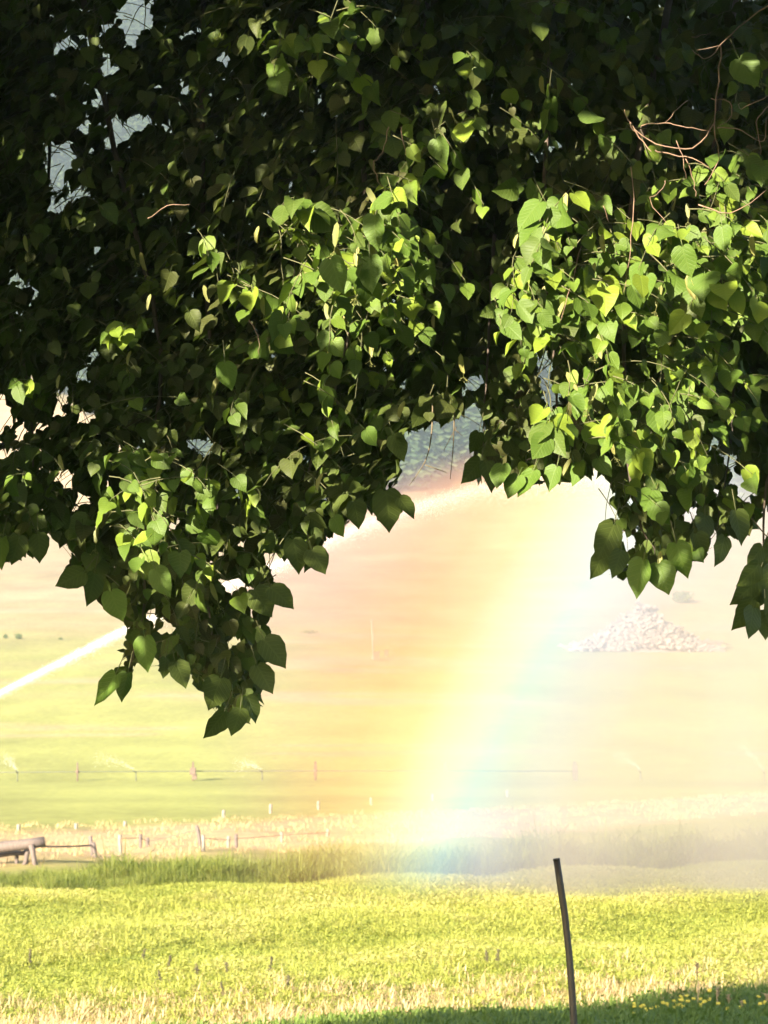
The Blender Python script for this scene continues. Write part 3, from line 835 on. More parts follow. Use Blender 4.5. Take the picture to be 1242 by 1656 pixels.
# bracts with their hanging flower clusters
BR = clip_leaves(bracts, 0.9)
Fb = frames(BR[1], BR[2])
bv = np.array([(0, 0, 0), (.12, .15, .01), (.15, .5, .03), (.10, .85, .01), (0, 1, -.04), (-.10, .85, .01), (-.15, .5, .03), (-.12, .15, .01), (0, .5, -.02)])
bf = np.array([(8, i, (i + 1) % 8) for i in range(8)])
blib = [mesh_np('bract', bv * (1, 1, 1 + k), bf, M_BRACT, attr={'tint': ('FLOAT', np.full(9, .2 + .25 * k))}) for k in range(4)]


def cluster_mesh(seed):
    r_ = random.Random(seed); b = MB(); p0 = Vector((0, .5, -.02)); p1 = Vector((.1, 1.15, -.15))
    b.tube([p0, p1], .012, 4, False)
    for k in range(6):
        e = p1 + Vector((r_.uniform(-.28, .28), r_.uniform(.05, .32), r_.uniform(-.2, .2)))
        b.tube([p1, e], .009, 3, False); b.tube([e - Vector((0, .03, 0)), e, e + Vector((0, .04, 0))], [.01, .045, .01], 5, False)
    return b.mesh('flower_cluster', M_BRACT)


clib = [cluster_mesh(k) for k in range(4)]
for m in clib:
    a_ = m.attributes.new('tint', 'FLOAT', 'POINT'); a_.data.foreach_set('value', np.full(len(m.vertices), 0.3, dtype=np.float32))
for i in range(min(len(BR[0]), 260)):
    o = link('bract', blib[i % 4], tree)
    mt = Matrix([[*(Fb[i][r] * BR[3][i]), BR[0][i][r]] for r in range(3)] + [[0, 0, 0, 1]])
    o.matrix_parent_inverse = Matrix.Translation(-TRUNK); o.matrix_basis = mt
    if i % 2 == 0: link('flower_cluster', clib[(i // 2) % 4], o)

# trunk, limbs and boughs
b = MB(); T0 = TRUNK
tp = [T0 + Vector((0, 0, -.3)), T0 + Vector((.02, 0, .4)), T0 + Vector((.1, -.05, 2.0)), T0 + Vector((.0, .1, 4.2)), T0 + Vector((-.2, .1, 6.6)), T0 + Vector((-.1, 0, 9.3))]
b.tube(tp, [.52, .38, .33, .27, .18, .05], 14)
part('trunk', b.mesh('trunk', M_BARK), tree)
limbs = [((0, 0, 2.6), [(-4.6, 10.2, 3.2), (-2.6, 9.9, 4.5), (-1.0, 9.6, 4.9), (.6, 9.3, 4.8), (2.2, 9.1, 4.4)], .13),
         ((0, 0, 3.4), [(-4.0, 10.6, 4.2), (-1.8, 10.6, 4.9), (.6, 10.4, 5.1), (2.8, 10.0, 4.8)], .14),
         ((0, 0, 3.0), [(-5.0, 8.6, 4.2), (-3.4, 6.6, 4.9), (-1.8, 5.2, 5.0)], .12), ((0, 0, 3.2), [(-8, 12.6, 4.4), (-10.2, 14.2, 5.0)], .13), ((0, 0, 3.9), [(-8.2, 9.4, 5.2), (-10.6, 8.2, 5.8)], .12),
         ((0, 0, 4.4), [(-5.2, 12.8, 6.2), (-4.2, 15.2, 6.8)], .12), ((0, 0, 5.2), [(-4.6, 10.4, 7.2), (-2.6, 9.6, 8.2)], .10)]
for (o0, pts, r0) in limbs:
    p = [T0 + Vector(o0)] + [Vector(q) for q in pts]
    full = []
    for i in range(len(p) - 1): full += wiggle(p[i], p[i + 1], 4, .05, i)[:-1]
    full.append(p[-1])
    k = len(full)
    part('limb', MB().tube(full, [r0 * (1 - .85 * i / (k - 1)) for i in range(k)], 9).mesh('limb', M_BARK), tree)
# hanging boughs of the visible part, photo pixels and distances
BOUGHS = [([(120, -60), (200, 300), (260, 560), (240, 800), (230, 1000), (210, 1080)], 9.5, .022), ([(330, -60), (330, 420), (360, 760), (330, 960), (380, 1130)], 9.6, .020),
          ([(560, -80), (590, 300), (560, 560), (500, 760), (480, 880)], 9.4, .022), ([(700, -60), (660, 300), (640, 560), (620, 800)], 10, .018), ([(900, -60), (880, 300), (900, 620), (900, 740)], 9.3, .02),
          ([(1100, -80), (1030, 260), (1010, 520), (1020, 780), (1060, 900)], 9.2, .024), ([(1330, 200), (1180, 420), (1080, 600), (960, 690), (850, 745)], 9.2, .02), ([(1330, 560), (1240, 780), (1245, 960)], 9.3, .016),
          ([(-60, 200), (40, 600), (60, 860)], 9.8, .02), ([(20, -40), (80, 200), (60, 420)], 11.5, .03), ([(1200, -60), (1150, 300), (1190, 600), (1160, 860)], 9.4, .02), ([(800, 380), (790, 560), (780, 740)], 9.6, .014)]
for (pp, Y, r0) in BOUGHS:
    p = smooth([at(x_, y_, Y + (.25 if i == 0 else 0)) for i, (x_, y_) in enumerate(pp)], 3)
    full = []
    for i in range(len(p) - 1): full += wiggle(p[i], p[i + 1], 2, .008, i + int(Y * 10))[:-1]
    full.append(p[-1]); k = len(full)
    part('bough', MB().tube(full, [r0 * .6 * (1 - .85 * i / (k - 1)) for i in range(k)], 6).mesh('bough', M_BARK), tree)
# bare pale twigs at the right and the dark ones hanging in the gap
BARE = [([(1242, 10), (1205, 35), (1165, 75), (1140, 95), (1120, 82)], 3), ([(1165, 75), (1160, 150), (1155, 210), (1160, 260), (1140, 300)], 3.2), ([(1165, 75), (1122, 82)], 2), ([(1155, 200), (1120, 240), (1060, 235), (1018, 200), (1010, 178)], 3.2),
        ([(1040, 203), (1075, 200), (1110, 205), (1150, 215)], 2.6), ([(1110, 160), (1090, 180), (1070, 200)], 2.2), ([(1242, 155), (1200, 175), (1195, 168)], 2.2), ([(1160, 205), (1200, 212), (1235, 230), (1242, 190)], 2.6),
        ([(1018, 200), (1030, 215), (1055, 245)], 4), ([(1060, 245), (1090, 250), (1130, 258), (1150, 275)], 3), ([(1110, 258), (1120, 290), (1126, 316)], 2), ([(1095, 225), (1105, 262), (1112, 290)], 2),
        ([(1075, 290), (1070, 310), (1050, 325), (1080, 360)], 2), ([(1242, 170), (1225, 200), (1232, 250)], 2.4), ([(1150, 160), (1180, 165), (1182, 190), (1160, 205)], 2.2), ([(1120, 60), (1150, 55)], 1.5),
        ([(1130, 330), (1180, 345), (1240, 310)], 3), ([(628, 205), (616, 245), (606, 270), (615, 300), (630, 305)], 2.6), ([(648, 205), (655, 250)], 3), ([(402, 516), (418, 540), (420, 575)], 2.2),
        ([(1020, 270), (1026, 320), (1018, 400), (1010, 470)], 2.4), ([(240, 352), (270, 332), (305, 330)], 2.2), ([(940, 400), (925, 460), (905, 520)], 2.2), ([(975, 330), (985, 360)], 2)]
for i, (pp, w) in enumerate(BARE):
    rr = random.Random(i); Y = 8.05 + rr.uniform(-.1, .12)
    p = [at(x_ + rr.uniform(-2, 2), y_ + rr.uniform(-2, 2), Y + rr.uniform(-.04, .04)) for x_, y_ in pp]
    p = [q + Vector((rr.uniform(-1, 1), 0, rr.uniform(-1, 1))) * .0035 for q in smooth(p)]; k = len(p); r0 = w / 2 / FPX * Y * .85
    part('bare_twig', MB().tube(p, [r0 * (1 - .5 * j / (k - 1)) for j in range(k)], 5).mesh('bare_twig', M_TWIG), tree)
for i, (pp, w) in enumerate([([(700, 640), (698, 700), (688, 745), (662, 785)], 3), ([(688, 752), (705, 758), (722, 764)], 2), ([(735, 660), (733, 720), (728, 775)], 2.5), ([(738, 690), (722, 720), (718, 728)], 1.6), ([(736, 695), (748, 705)], 1.6),
                              ([(968, 790), (985, 815), (1000, 845)], 2), ([(1200, 820), (1225, 850), (1242, 870)], 3.6), ([(1000, 870), (1012, 860), (1016, 900)], 1.6)]):
    p = smooth([at(x_, y_, 9.2) for x_, y_ in pp]); k = len(p); r0 = w / 2 / FPX * 9.2
    part('hanging_twig', MB().tube(p, [r0 * (1 - .6 * j / (k - 1)) for j in range(k)], 5).mesh('hanging_twig', M_DARKTWIG), tree)
o = part('twigs', twigs_dark.mesh('twigs', M_STALK), tree); o['kind'] = 'stuff'
o = part('leaf_stalks', twigs_fine.mesh('leaf_stalks', M_STALK), tree); o['kind'] = 'stuff'

# ------------------------------------------------------------------ bent post
base = Vector((4.35, 14, 0)); pts = []
Yp = 14.0
pp = [(900, 1390), (906, 1430), (913.5, 1480), (920, 1540), (925, 1600), (928, 1656), (930, 1760)]
pts = [at(x_, y_, Yp) for x_, y_ in pp]
bx, by = pts[-1].x + .01, Yp
pts.append(Vector((bx + .02, by, gz(bx, by) - .25)))
post = empty('bent_post', (bx, by, gz(bx, by)))
tag(post, 'thin dark bent fence post standing alone at the lower right', 'post')
b = MB()
b.tube(pts, [.0185, .019, .019, .0185, .019, .0195, .02, .02], 12)
part('shaft', b.mesh('shaft', M_POST), post)
b = MB(); t0 = pts[0]; dirn = (pts[0] - pts[1]).normalized()
b.tube([t0 - dirn * .004, t0 + dirn * .006], [.021, .018], 12)
part('cap', b.mesh('cap', M_POST), post)


# ------------------------------------------------------------------ fences by the track
def yat(px, py):
    """distance at which the ray of a pixel meets the ground"""
    lo = 20.0
    for k in range(4000):
        q = at(px, py, lo)
        if q.z <= gz(q.x, q.y): return lo
        lo += 0.25 + lo * .001
    return lo


fence = empty('rail_fence', (at(50, 1392, 60.5).x, 60.5, gz(at(50, 1392, 60.5).x, 60.5)))
tag(fence, 'weathered grey log rail with propped legs and wire at the left edge', 'fence')
def stick(name, a, c, r, mat, parent, n=7, m=3):
    a, c = Vector(a), Vector(c)
    pts_ = wiggle(a, c, m, r * .25, int(abs(a.x) * 100) + n)
    part(name, MB().tube(pts_, [r * (1 - .15 * i / m) for i in range(m + 1)], n).mesh(name, mat), parent)
YF = 60.5
stick('top_rail', at(-40, 1377, YF), at(73, 1361, YF), .14, M_WOOD, fence, 9, 5)
stick('lower_rail', at(-40, 1386, YF + .3), at(46, 1379, YF + .3), .065, M_WOOD, fence)
def leg(x0, y0, x1, Y, r):
    q = at(x1, 1400, Y); stick('leg', at(x0, y0, Y), (q.x, q.y, gz(q.x, q.y) - .1), r, M_WOOD, fence)
leg(48, 1368, 37, YF + .1, .06); leg(50, 1366, 59, YF - .15, .07); leg(28, 1380, 27, YF + .4, .05); leg(42, 1374, 44, YF + .35, .05)
part('wire', MB().tube([at(60, 1369, YF), at(110, 1369, YF + 1.5), at(148, 1367, YF + 3)], .022, 5).mesh('wire', M_RUST), fence)
def fpost(parent, x, ytop, Y, r, mat, lean=0):
    q = at(x + lean, 1400, Y); stick('post', at(x, ytop, Y), (q.x, q.y, gz(q.x, q.y) - .1), r, mat, parent)
fpost(fence, 146, 1352, YF + 3, .05, M_WOOD, 4); fpost(fence, 150, 1362, YF + 3, .06, M_WOOD, 6)
wf = empty('wire_fence', (at(230, 1360, 67).x, 67, gz(at(230, 1360, 67).x, 67)))
tag(wf, 'row of thin crooked posts strung with wire beside the dusty track', 'fence')
prev = None
for (x, yt, Y, ln, pale) in [(194, 1350, 64.5, 1, 1), (227, 1349, 67, 0, 0), (239, 1355, 68, 0, 0), (318, 1335, 65, 9, 0), (328, 1350, 65, 1, 1), (370, 1352, 67, 0, 1), (382, 1350, 68, 0, 0), (455, 1345, 71, 2, 1), (530, 1340, 75, 0, 1)]:
    fpost(wf, x, yt, Y, .05, M_PALE if pale else M_WOOD, ln)
    p = at(x + ln * .5, yt + 6, Y)
    if prev is not None: part('wire', MB().tube([prev, p], .008, 4).mesh('wire', M_WOOD), wf)
    prev = p
ff = empty('far_fence', (at(200, 1330, 105).x, 105, gz(at(200, 1330, 105).x, 105)))
tag(ff, 'line of small pale posts on the far side of the dusty track', 'fence')
for (x, yt, h) in [(30, 1333, 10), (123, 1331, 10), (202, 1328, 9), (362, 1310, 13), (438, 1300, 16), (515, 1295, 15), (600, 1290, 12), (700, 1284, 11), (820, 1278, 11)]:
    Y = yat(x, yt + h); q = at(x, yt, Y); stick('post', q, (q.x, q.y, gz(q.x, q.y) - .15), .06, M_PALE, ff)

# ------------------------------------------------------------------ wheel line irrigation on the far meadow
def wheel_mesh(r):
    b = MB(); n = 18
    ring = [Vector((0, math.cos(t) * r, math.sin(t) * r + r)) for t in [2 * math.pi * k / n for k in range(n + 1)]]
    b.tube(ring, .03, 5, False)
    return b.mesh('rim', M_RUST)
def spokes_mesh(r):
    b = MB()
    for k in range(8):
        t = 2 * math.pi * k / 8; b.tube([(0, 0, r), (0, math.cos(t) * r, math.sin(t) * r + r)], .018, 4, False)
    b.tube([(-.1, 0, r), (.1, 0, r)], .08, 8)
    return b.mesh('spokes', M_RUST)
WR = .55; rimM, spM = wheel_mesh(WR), spokes_mesh(WR)
wl = empty('irrigation_line', (at(220, 1272, 150).x, 150, gz(at(220, 1272, 150).x, 150)))
tag(wl, 'wheeled irrigation pipe stretched across the far green meadow', 'irrigation pipe')
pp = []
for x in (-40, 125, 312, 510, 720, 930):
    q = at(x, 1276 if x < 600 else 1268, 150); g_ = gz(q.x, 150)
    w = link('wheel', rimM, wl); w.location = Vector((q.x, 150, g_)) - Vector(wl.location); w.rotation_euler[2] = R(9)
    s = link('spokes', spM, w)
    pp.append(Vector((q.x, 150, g_ + WR)))
part('pipe', MB().tube(pp, .035, 6).mesh('pipe', M_PIPE), wl)
for x in (312,):
    q = at(x, 1262, 149.5); g_ = gz(q.x, 149.5)
    part('drive_unit', MB().box((q.x, 149.5, g_ + .55), (.32, .5, .4)).box((q.x + .1, 149.5, g_ + .25), (.25, .4, .3)).mesh('drive_unit', M_RUST, False), wl)


# ------------------------------------------------------------------ drops of water thrown by sprinklers
OCT_V = np.array([(1, 1, 1), (-1, -1, 1), (-1, 1, -1), (1, -1, -1)], dtype=float) * .8
OCT_F = np.array([(0, 2, 1), (0, 1, 3), (0, 3, 2), (1, 2, 3)])
def drops(name, P, r, parent=None):
    n_ = len(P)
    V = OCT_V[None] * r[:, None, None] + P[:, None, :]
    F = OCT_F[None] + (np.arange(n_) * 4)[:, None, None]
    me = mesh_np(name, V.reshape(-1, 3), F.reshape(-1, 3), M_WATER)
    return part(name, me, parent) if parent else link(name, me)


def sprinkler(base, tip, label, n=900, rise=.35, spread=.10):
    """a riser with a nozzle that throws a plume of drops"""
    base = Vector(base); tip = Vector(tip)
    t = empty('field_sprinkler', base)
    tag(t, label, 'sprinkler', 'small sprinklers throwing plumes on the far meadow')
    part('riser', MB().tube([base + Vector((0, 0, -.1)), base + Vector((0, 0, .5))], .04, 6).mesh('riser', M_PIPE), t)
    d = (tip - base).normalized()
    part('nozzle', MB().tube([base + Vector((0, 0, .5)), base + Vector((0, 0, .5)) + d * .25], [.05, .03], 6).mesh('nozzle', M_PIPE), t)
    u = RNG.random(n) ** .8
    a = np.array(base) + np.array([0, 0, .6]); v = np.array(tip) - a
    P = a + u[:, None] * v + np.stack([np.zeros(n), np.zeros(n), rise * 4 * u * (1 - u) * .5], 1) + RNG.normal(size=(n, 3)) * (spread * (.25 + 2.2 * u))[:, None]
    o = drops('spray', P, RNG.uniform(.004, .010, n), t); o['kind'] = 'stuff'


SPR = [((28, 1274), (6, 1228), 'small field sprinkler throwing a steep plume at the far left'), ((220, 1272), (155, 1228), 'small field sprinkler throwing a long faint plume left of the drive unit'),
       ((424, 1262), (386, 1238), 'small field sprinkler with a short dense plume beside the hanging leaves'), ((1036, 1262), (996, 1222), 'small field sprinkler seen faintly through the mist below the pale heap'),
       ((1236, 1245), (1196, 1205), 'small field sprinkler with faint plume at the far right behind mist')]
for (b0, t0_, lab) in SPR:
    q = at(b0[0], b0[1], 150); q.z = gz(q.x, 150)
    sprinkler(q, at(t0_[0], t0_[1], 149), lab, 420)

# the big gun outside the frame on the left; its jet crosses the view and falls apart into mist
JET = [(-24, 74, -1.0), (-16.5, 70.5, .95), (-9.75, 66, 2.07), (-6.4, 64, 3.60), (-2.6, 61, 5.02), (-.3, 59, 5.92), (2.16, 57, 6.52), (4.5, 55, 6.62), (7.7, 52, 5.7), (10.6, 49, 3.6), (12.6, 47, .8)]
JT = np.array(JET); seg = np.concatenate([[0], np.cumsum(np.linalg.norm(np.diff(JT, axis=0), axis=1))]); seg /= seg[-1]
gun = empty('irrigation_gun', (-24, 74, gz(-24, 74)))
tag(gun, 'large irrigation gun throwing the long white water jet across the view', 'sprinkler')
g0 = Vector((-24, 74, gz(-24, 74)))
part('tripod', MB().tube([g0 + Vector((-.5, 0, 0)), g0 + Vector((0, 0, .8))], .03, 6).tube([g0 + Vector((.4, .4, 0)), g0 + Vector((0, 0, .8))], .03, 6).tube([g0 + Vector((.4, -.4, 0)), g0 + Vector((0, 0, .8))], .03, 6).mesh('tripod', M_PIPE), gun)
part('barrel', MB().tube([g0 + Vector((0, 0, .75)), g0 + Vector((.25, -.1, .85)), g0 + Vector((1.1, -.45, 1.1))], [.06, .06, .03], 8).mesh('barrel', M_PIPE), gun)
n = 120000
u = RNG.random(n) * .80
C = np.stack([np.interp(u, seg, JT[:, k]) for k in range(3)], 1)
wdt = .018 + .40 * np.clip((u - .05), 0, 1) ** 1.7
off = RNG.normal(size=(n, 3)) * wdt[:, None] * np.array([.6, 1, .42])
off[:, 2] -= np.abs(RNG.normal(size=n)) * wdt * .9 * (RNG.random(n) < .45)
o = drops('water_jet', C + off, RNG.uniform(.002, .0058, n), gun); o['kind'] = 'stuff'

# ------------------------------------------------------------------ pale heap, pole, bushes up the slope
Yh = yat(1040, 1050)
hp = at(1040, 1050, Yh); k_ = Yh / FPX
heap = empty('timber_heap', (hp.x, hp.y, gz(hp.x, hp.y)))
tag(heap, 'pale pointed heap of broken timber on the slope seen through the mist', 'heap')
W, H = 128 * k_, 74 * k_
b = MB(); rr = random.Random(3)
prof = lambda u: max(0.0, (1 - abs(u)) ** 1.6)
for i in range(2600):
    uu = rr.uniform(-1, 1) * rr.uniform(.3, 1); dd = rr.uniform(-.5, .5)
    hh = H * prof(uu) * max(0, 1 - abs(dd) * 1.6) * rr.uniform(.75, 1.02)
    x = hp.x + uu * W; y = hp.y + dd * W * .9
    rot = Matrix.Rotation(rr.uniform(0, 6.3), 3, 'Z') @ Matrix.Rotation(rr.uniform(-.9, .9), 3, 'X') @ Matrix.Rotation(rr.uniform(-.6, .6), 3, 'Y')
    b.box((x, y, gz(x, y) + hh), (rr.uniform(.5, 2.4), rr.uniform(.12, .4), rr.uniform(.08, .3)), rot)
o = part('rubble', b.mesh('rubble', M_RUBBLE, False), heap); o['kind'] = 'stuff'
core = MB(); nseg = 28; cv = []
V = [(hp.x, hp.y, gz(hp.x, hp.y) + H * .93)]; F = []
for rg_ in range(1, 8):
    q_ = rg_ / 7
    for s_ in range(nseg):
        t_ = 2 * math.pi * s_ / nseg; x = hp.x + math.cos(t_) * W * q_; y = hp.y + math.sin(t_) * W * .5 * q_
        V.append((x, y, gz(x, y) + H * .93 * (1 - q_) ** 1.35 - .05 + .25 * rr.random() * (1 - q_)))
for s_ in range(nseg): F.append((0, 1 + s_, 1 + (s_ + 1) % nseg))
for rg_ in range(6):
    for s_ in range(nseg):
        a0 = 1 + rg_ * nseg + s_; a1 = 1 + rg_ * nseg + (s_ + 1) % nseg
        F.append((a0, a0 + nseg, a1 + nseg)); F.append((a0, a1 + nseg, a1))
part('core', mesh_np('core', np.array(V), np.array(F), M_RUBBLE, smooth=False), heap)
part('pole', MB().tube([Vector((hp.x - .3, hp.y, gz(hp.x, hp.y) + H * .85)), Vector((hp.x - .5, hp.y, gz(hp.x, hp.y) + H * 1.2))], .12, 6).mesh('pole', M_RUBBLE), heap)
q = at(1150, 1048, yat(1150, 1050)); g_ = gz(q.x, q.y)
cart = empty('farm_trailer', (q.x, q.y, g_)); tag(cart, 'small reddish flat trailer at the right foot of the pale heap', 'trailer')
part('bed', MB().box((q.x, q.y, g_ + .75), (2.6, 1.6, .35)).mesh('bed', M_RUST, False), cart)
part('drawbar', MB().tube([(q.x + 1.3, q.y, g_ + .65), (q.x + 2.3, q.y, g_ + .4)], .07, 6).mesh('drawbar', M_RUST), cart)
for sx in (-.7, .7):
    part('wheel', MB().tube([(q.x + sx, q.y - .85, g_ + .33), (q.x + sx, q.y - .65, g_ + .33)], .33, 14).mesh('wheel', M_POST), cart)

Ypl = yat(604, 1066)
q = at(604, 1066, Ypl); g_ = gz(q.x, q.y)
pole = empty('white_pole', (q.x, q.y, g_)); tag(pole, 'tall thin white pole standing on the golden slope', 'pole')
part('shaft', MB().tube([(q.x, q.y, g_ - .2), tuple(at(601, 1003, Ypl))], [.09, .06], 8).mesh('shaft', M_PALE), pole)
part('base', MB().tube([(q.x, q.y, g_ - .1), (q.x, q.y, g_ + .3)], .22, 8).mesh('base', M_PALE), pole)
part('cap', MB().tube([tuple(at(601, 1003, Ypl)), tuple(at(601, 1002, Ypl))], .14, 8).mesh('cap', M_PALE), pole)
for (x, y, s, lab) in [(609, 1068, 1.0, 'small red pump box beside the foot of the white pole'), (625, 1062, .75, 'smaller red box a few steps right of the white pole')]:
    Yb = yat(x, y); q = at(x, y, Yb); g_ = gz(q.x, q.y)
    t = empty('pump_box', (q.x, q.y, g_)); tag(t, lab, 'box')
    part('cabinet', MB().box((q.x, q.y, g_ + .4 * s), (.6 * s, .5 * s, .8 * s)).mesh('cabinet', M_RUST, False), t)
    part('lid', MB().box((q.x, q.y, g_ + .86 * s), (.72 * s, .6 * s, .1 * s)).mesh('lid', M_RUST, False), t)


def bush(px, py, w, h, label, seed, group='bushes scattered on the golden slope'):
    Yb = yat(px, py); q = at(px, py, Yb); k = Yb / FPX; W_, H_ = w * k, h * k; g_ = gz(q.x, q.y)
    t = empty('bush', (q.x, q.y, g_)); tag(t, label, 'bush', group)
    r_ = random.Random(seed); V, F, T = [], [], []
    for i in range(260):
        u = rnd_unit(r_) * r_.uniform(.5, 1) * (1 + .25 * math.sin(i * .7))
        c = Vector((q.x + u.x * W_ * .5, q.y + u.y * W_ * .5, g_ + H_ * .5 + u.z * H_ * .5))
        a = rnd_unit(r_) * H_ * .12; b_ = a.cross(rnd_unit(r_)).normalized() * H_ * .1
        st = len(V); V += [c - a, c + b_, c + a, c - b_]; F.append((st, st + 1, st + 2, st + 3)); T += [r_.random()] * 4
    part('foliage', mesh_np('foliage', np.array([tuple(v) for v in V]), np.array(F), M_BUSH, attr={'tint': ('FLOAT', T)}, smooth=False), t)
    part('stem', MB().tube([(q.x, q.y, g_ - .1), (q.x + .1, q.y, g_ + H_ * .6)], [.12, .05], 6).mesh('stem', M_BARK), t)


bush(30, 1034, 13, 9, 'larger of two dark round bushes on the slope left of the jet', 1)
bush(9, 1033, 8, 7, 'small dark bush at the left edge beside a larger one', 2)
bush(98, 1035, 8, 4, 'low flat bush on the slope above the left water jet', 3)
bush(1104, 976, 34, 20, 'broad grey bush on the slope above right of the pale heap', 4)
bush(500, 1025, 30, 6, 'long low grey bush beside the tips of the hanging leaves', 5)

# ------------------------------------------------------------------ foreground weeds and flowers
def dock(px, ytop, Y, label, seed):
    q = at(px, ytop, Y); g_ = gz(q.x, Y); H_ = max(.25, q.z - g_)
    t = empty('dock_plant', (q.x, Y, g_)); tag(t, label, 'weed', 'dark seed stalks rising from the meadow')
    r_ = random.Random(seed); top = Vector((q.x + r_.uniform(-.06, .06), Y, g_ + H_)); bs = Vector((q.x, Y, g_ - .03))
    st = wiggle(bs, top, 5, .012, seed)
    part('stem', MB().tube(st, [.008 - .001 * i for i in range(6)], 5).mesh('stem', M_DOCK), t)
    b = MB()
    for i in range(60):
        u = .45 + .55 * r_.random() ** .8; c = bs.lerp(top, u) + Vector((r_.gauss(0, .014), r_.gauss(0, .012), 0)) * (1.5 - u)
        s = r_.uniform(.006, .013); b.tube([c - Vector((0, 0, s)), c, c + Vector((0, 0, s))], [s * .2, s, s * .2], 4, False)
    part('seed_head', b.mesh('seed_head', M_DOCK), t)
    for i in range(3):
        a = r_.uniform(0, 6.28); c = bs.lerp(top, .15 + .15 * i); L_ = Vector((math.cos(a), math.sin(a), .2)) * r_.uniform(.1, .18); s_ = Vector((-math.sin(a), math.cos(a), .1)) * .022
        V = np.array([tuple(v) for v in (c, c + L_ * .4 + s_, c + L_ + Vector((0, 0, -.05)), c + L_ * .4 - s_)])
        part('leaf', mesh_np('leaf', V, np.array([(0, 1, 2, 3)]), M_WEED, attr={'tint': ('FLOAT', [.3] * 4)}), t)


docks = [(270, 1545, 34, 'dark seed stalk standing highest left of centre in the meadow'), (262, 1590, 32.5, 'short dark seed stalk just below the highest one at left'), (228, 1535, 36, 'thin pale seed stalk left of the tallest dark stalk'),
         (370, 1565, 33, 'dark seed stalk leaning beside a thicker dark one near the dry grass'), (362, 1600, 31, 'thick dark seed stalk in the dry grass at lower left'), (437, 1548, 33, 'slender dark stalk alone right of the paired stalks'),
         (462, 1580, 31.5, 'bent seed stalk leaning right above the dry grass'), (320, 1570, 33, 'low seed stalk between the tall left stalk and the pair'), (790, 1585, 35, 'short dark stalk in the dry grass left of the bent post'),
         (806, 1590, 35, 'shorter dark stalk next to the one beside the bent post'), (48, 1535, 36, 'single thin seed stalk in the meadow at the left edge')]
for i, (x, yt, Y, lab) in enumerate(docks): dock(x, yt, Y, lab, i)


def tallgrass(px, ytop, Y, label, seed):
    q = at(px, ytop, Y); g_ = gz(q.x, Y); t = empty('tall_grass_stalk', (q.x, Y, g_)); tag(t, label, 'grass stalk', 'pale tall grass stalks at the lower right')
    top = Vector((q.x, Y, q.z)); bs = Vector((q.x + .02, Y, g_ - .03)); r_ = random.Random(seed)
    me = MB().tube(wiggle(bs, top, 5, .01, seed), .006, 4).mesh('stem', M_STRAW)
    a_ = me.attributes.new('tint', 'FLOAT', 'POINT'); a_.data.foreach_set('value', np.full(len(me.vertices), .9, dtype=np.float32))
    part('stem', me, t)
    b = MB()
    for i in range(36):
        u = .8 + .22 * r_.random(); c = bs.lerp(top, u); b.tube([c, c + Vector((r_.gauss(0, .02), r_.gauss(0, .02), .03))], [.006, .001], 3, False)
    me = b.mesh('seed_head', M_STRAW); a_ = me.attributes.new('tint', 'FLOAT', 'POINT'); a_.data.foreach_set('value', np.full(len(me.vertices), .8, dtype=np.float32))
    part('seed_head', me, t)


for i, (x, yt, Y, lab) in enumerate([(1127, 1560, 29.5, 'tallest pale grass stalk right of the bent post'), (1160, 1600, 29, 'bent pale stalk just right of the tallest pale stalk'), (1178, 1612, 29.2, 'pale stalk in the shade second right of the tallest'),
                                     (1240, 1610, 29, 'pale stalk leaning at the right edge'), (1200, 1622, 29, 'short pale stalk beside yellow flowers near the right edge'), (583, 1620, 30, 'single straw stalk leaning near the middle bottom')]):
    tallgrass(x, yt, Y, lab, i)

Ps = []
r_ = random.Random(9)
for i in range(46):
    px_, py_ = r_.choice([(1090, 1635), (1040, 1640), (1160, 1645), (1215, 1625), (1100, 1620), (850, 1650)])
    px_ += r_.gauss(0, 22); py_ = min(1656, py_ + r_.gauss(0, 8)); Ps.append((px_, py_))
def flower_proto():
    b = MB(); b.tube([(0, 0, -.3), (.01, 0, 0)], .003, 4, False)
    return b.mesh('stem', M_WEED)
st_m = flower_proto(); a_ = st_m.attributes.new('tint', 'FLOAT', 'POINT'); a_.data.foreach_set('value', np.full(len(st_m.vertices), .5, dtype=np.float32))
b = MB()
for k in range(7):
    t_ = k * 6.283 / 7; c = Vector((math.cos(t_) * .018, math.sin(t_) * .018, .006 + .006 * (k % 2)))
    b.tube([c * .3, c, c * 1.35], [.006, .010, .003], 5, False)
b.tube([(0, 0, -.006), (0, 0, .012)], [.01, .012], 7)
fl_m = b.mesh('flower_head', M_FLOWER)
for i, (px_, py_) in enumerate(Ps):
    Y = 28.6 + r_.uniform(-.4, 1.2); q = at(px_, py_, Y); g_ = gz(q.x, Y)
    hgt = min(.5, max(.22, q.z - g_))
    t = empty('yellow_flower', (q.x, Y, g_ + hgt - .30)); tag(t, 'small yellow wildflower growing in the shaded grass at the lower right', 'flower', 'yellow wildflowers in the shaded grass')
    link('stem', st_m, t); h_ = link('flower_head', fl_m, t); h_.location = (.01, 0, .3); t.location.z = g_ + hgt - .3
    for ch in t.children:
        if ch.name.startswith('flower_head'): ch.rotation_euler = (r_.uniform(.2, 1.0), 0, r_.uniform(-1, 1))
    for ch in t.children: ch.location.z += 0


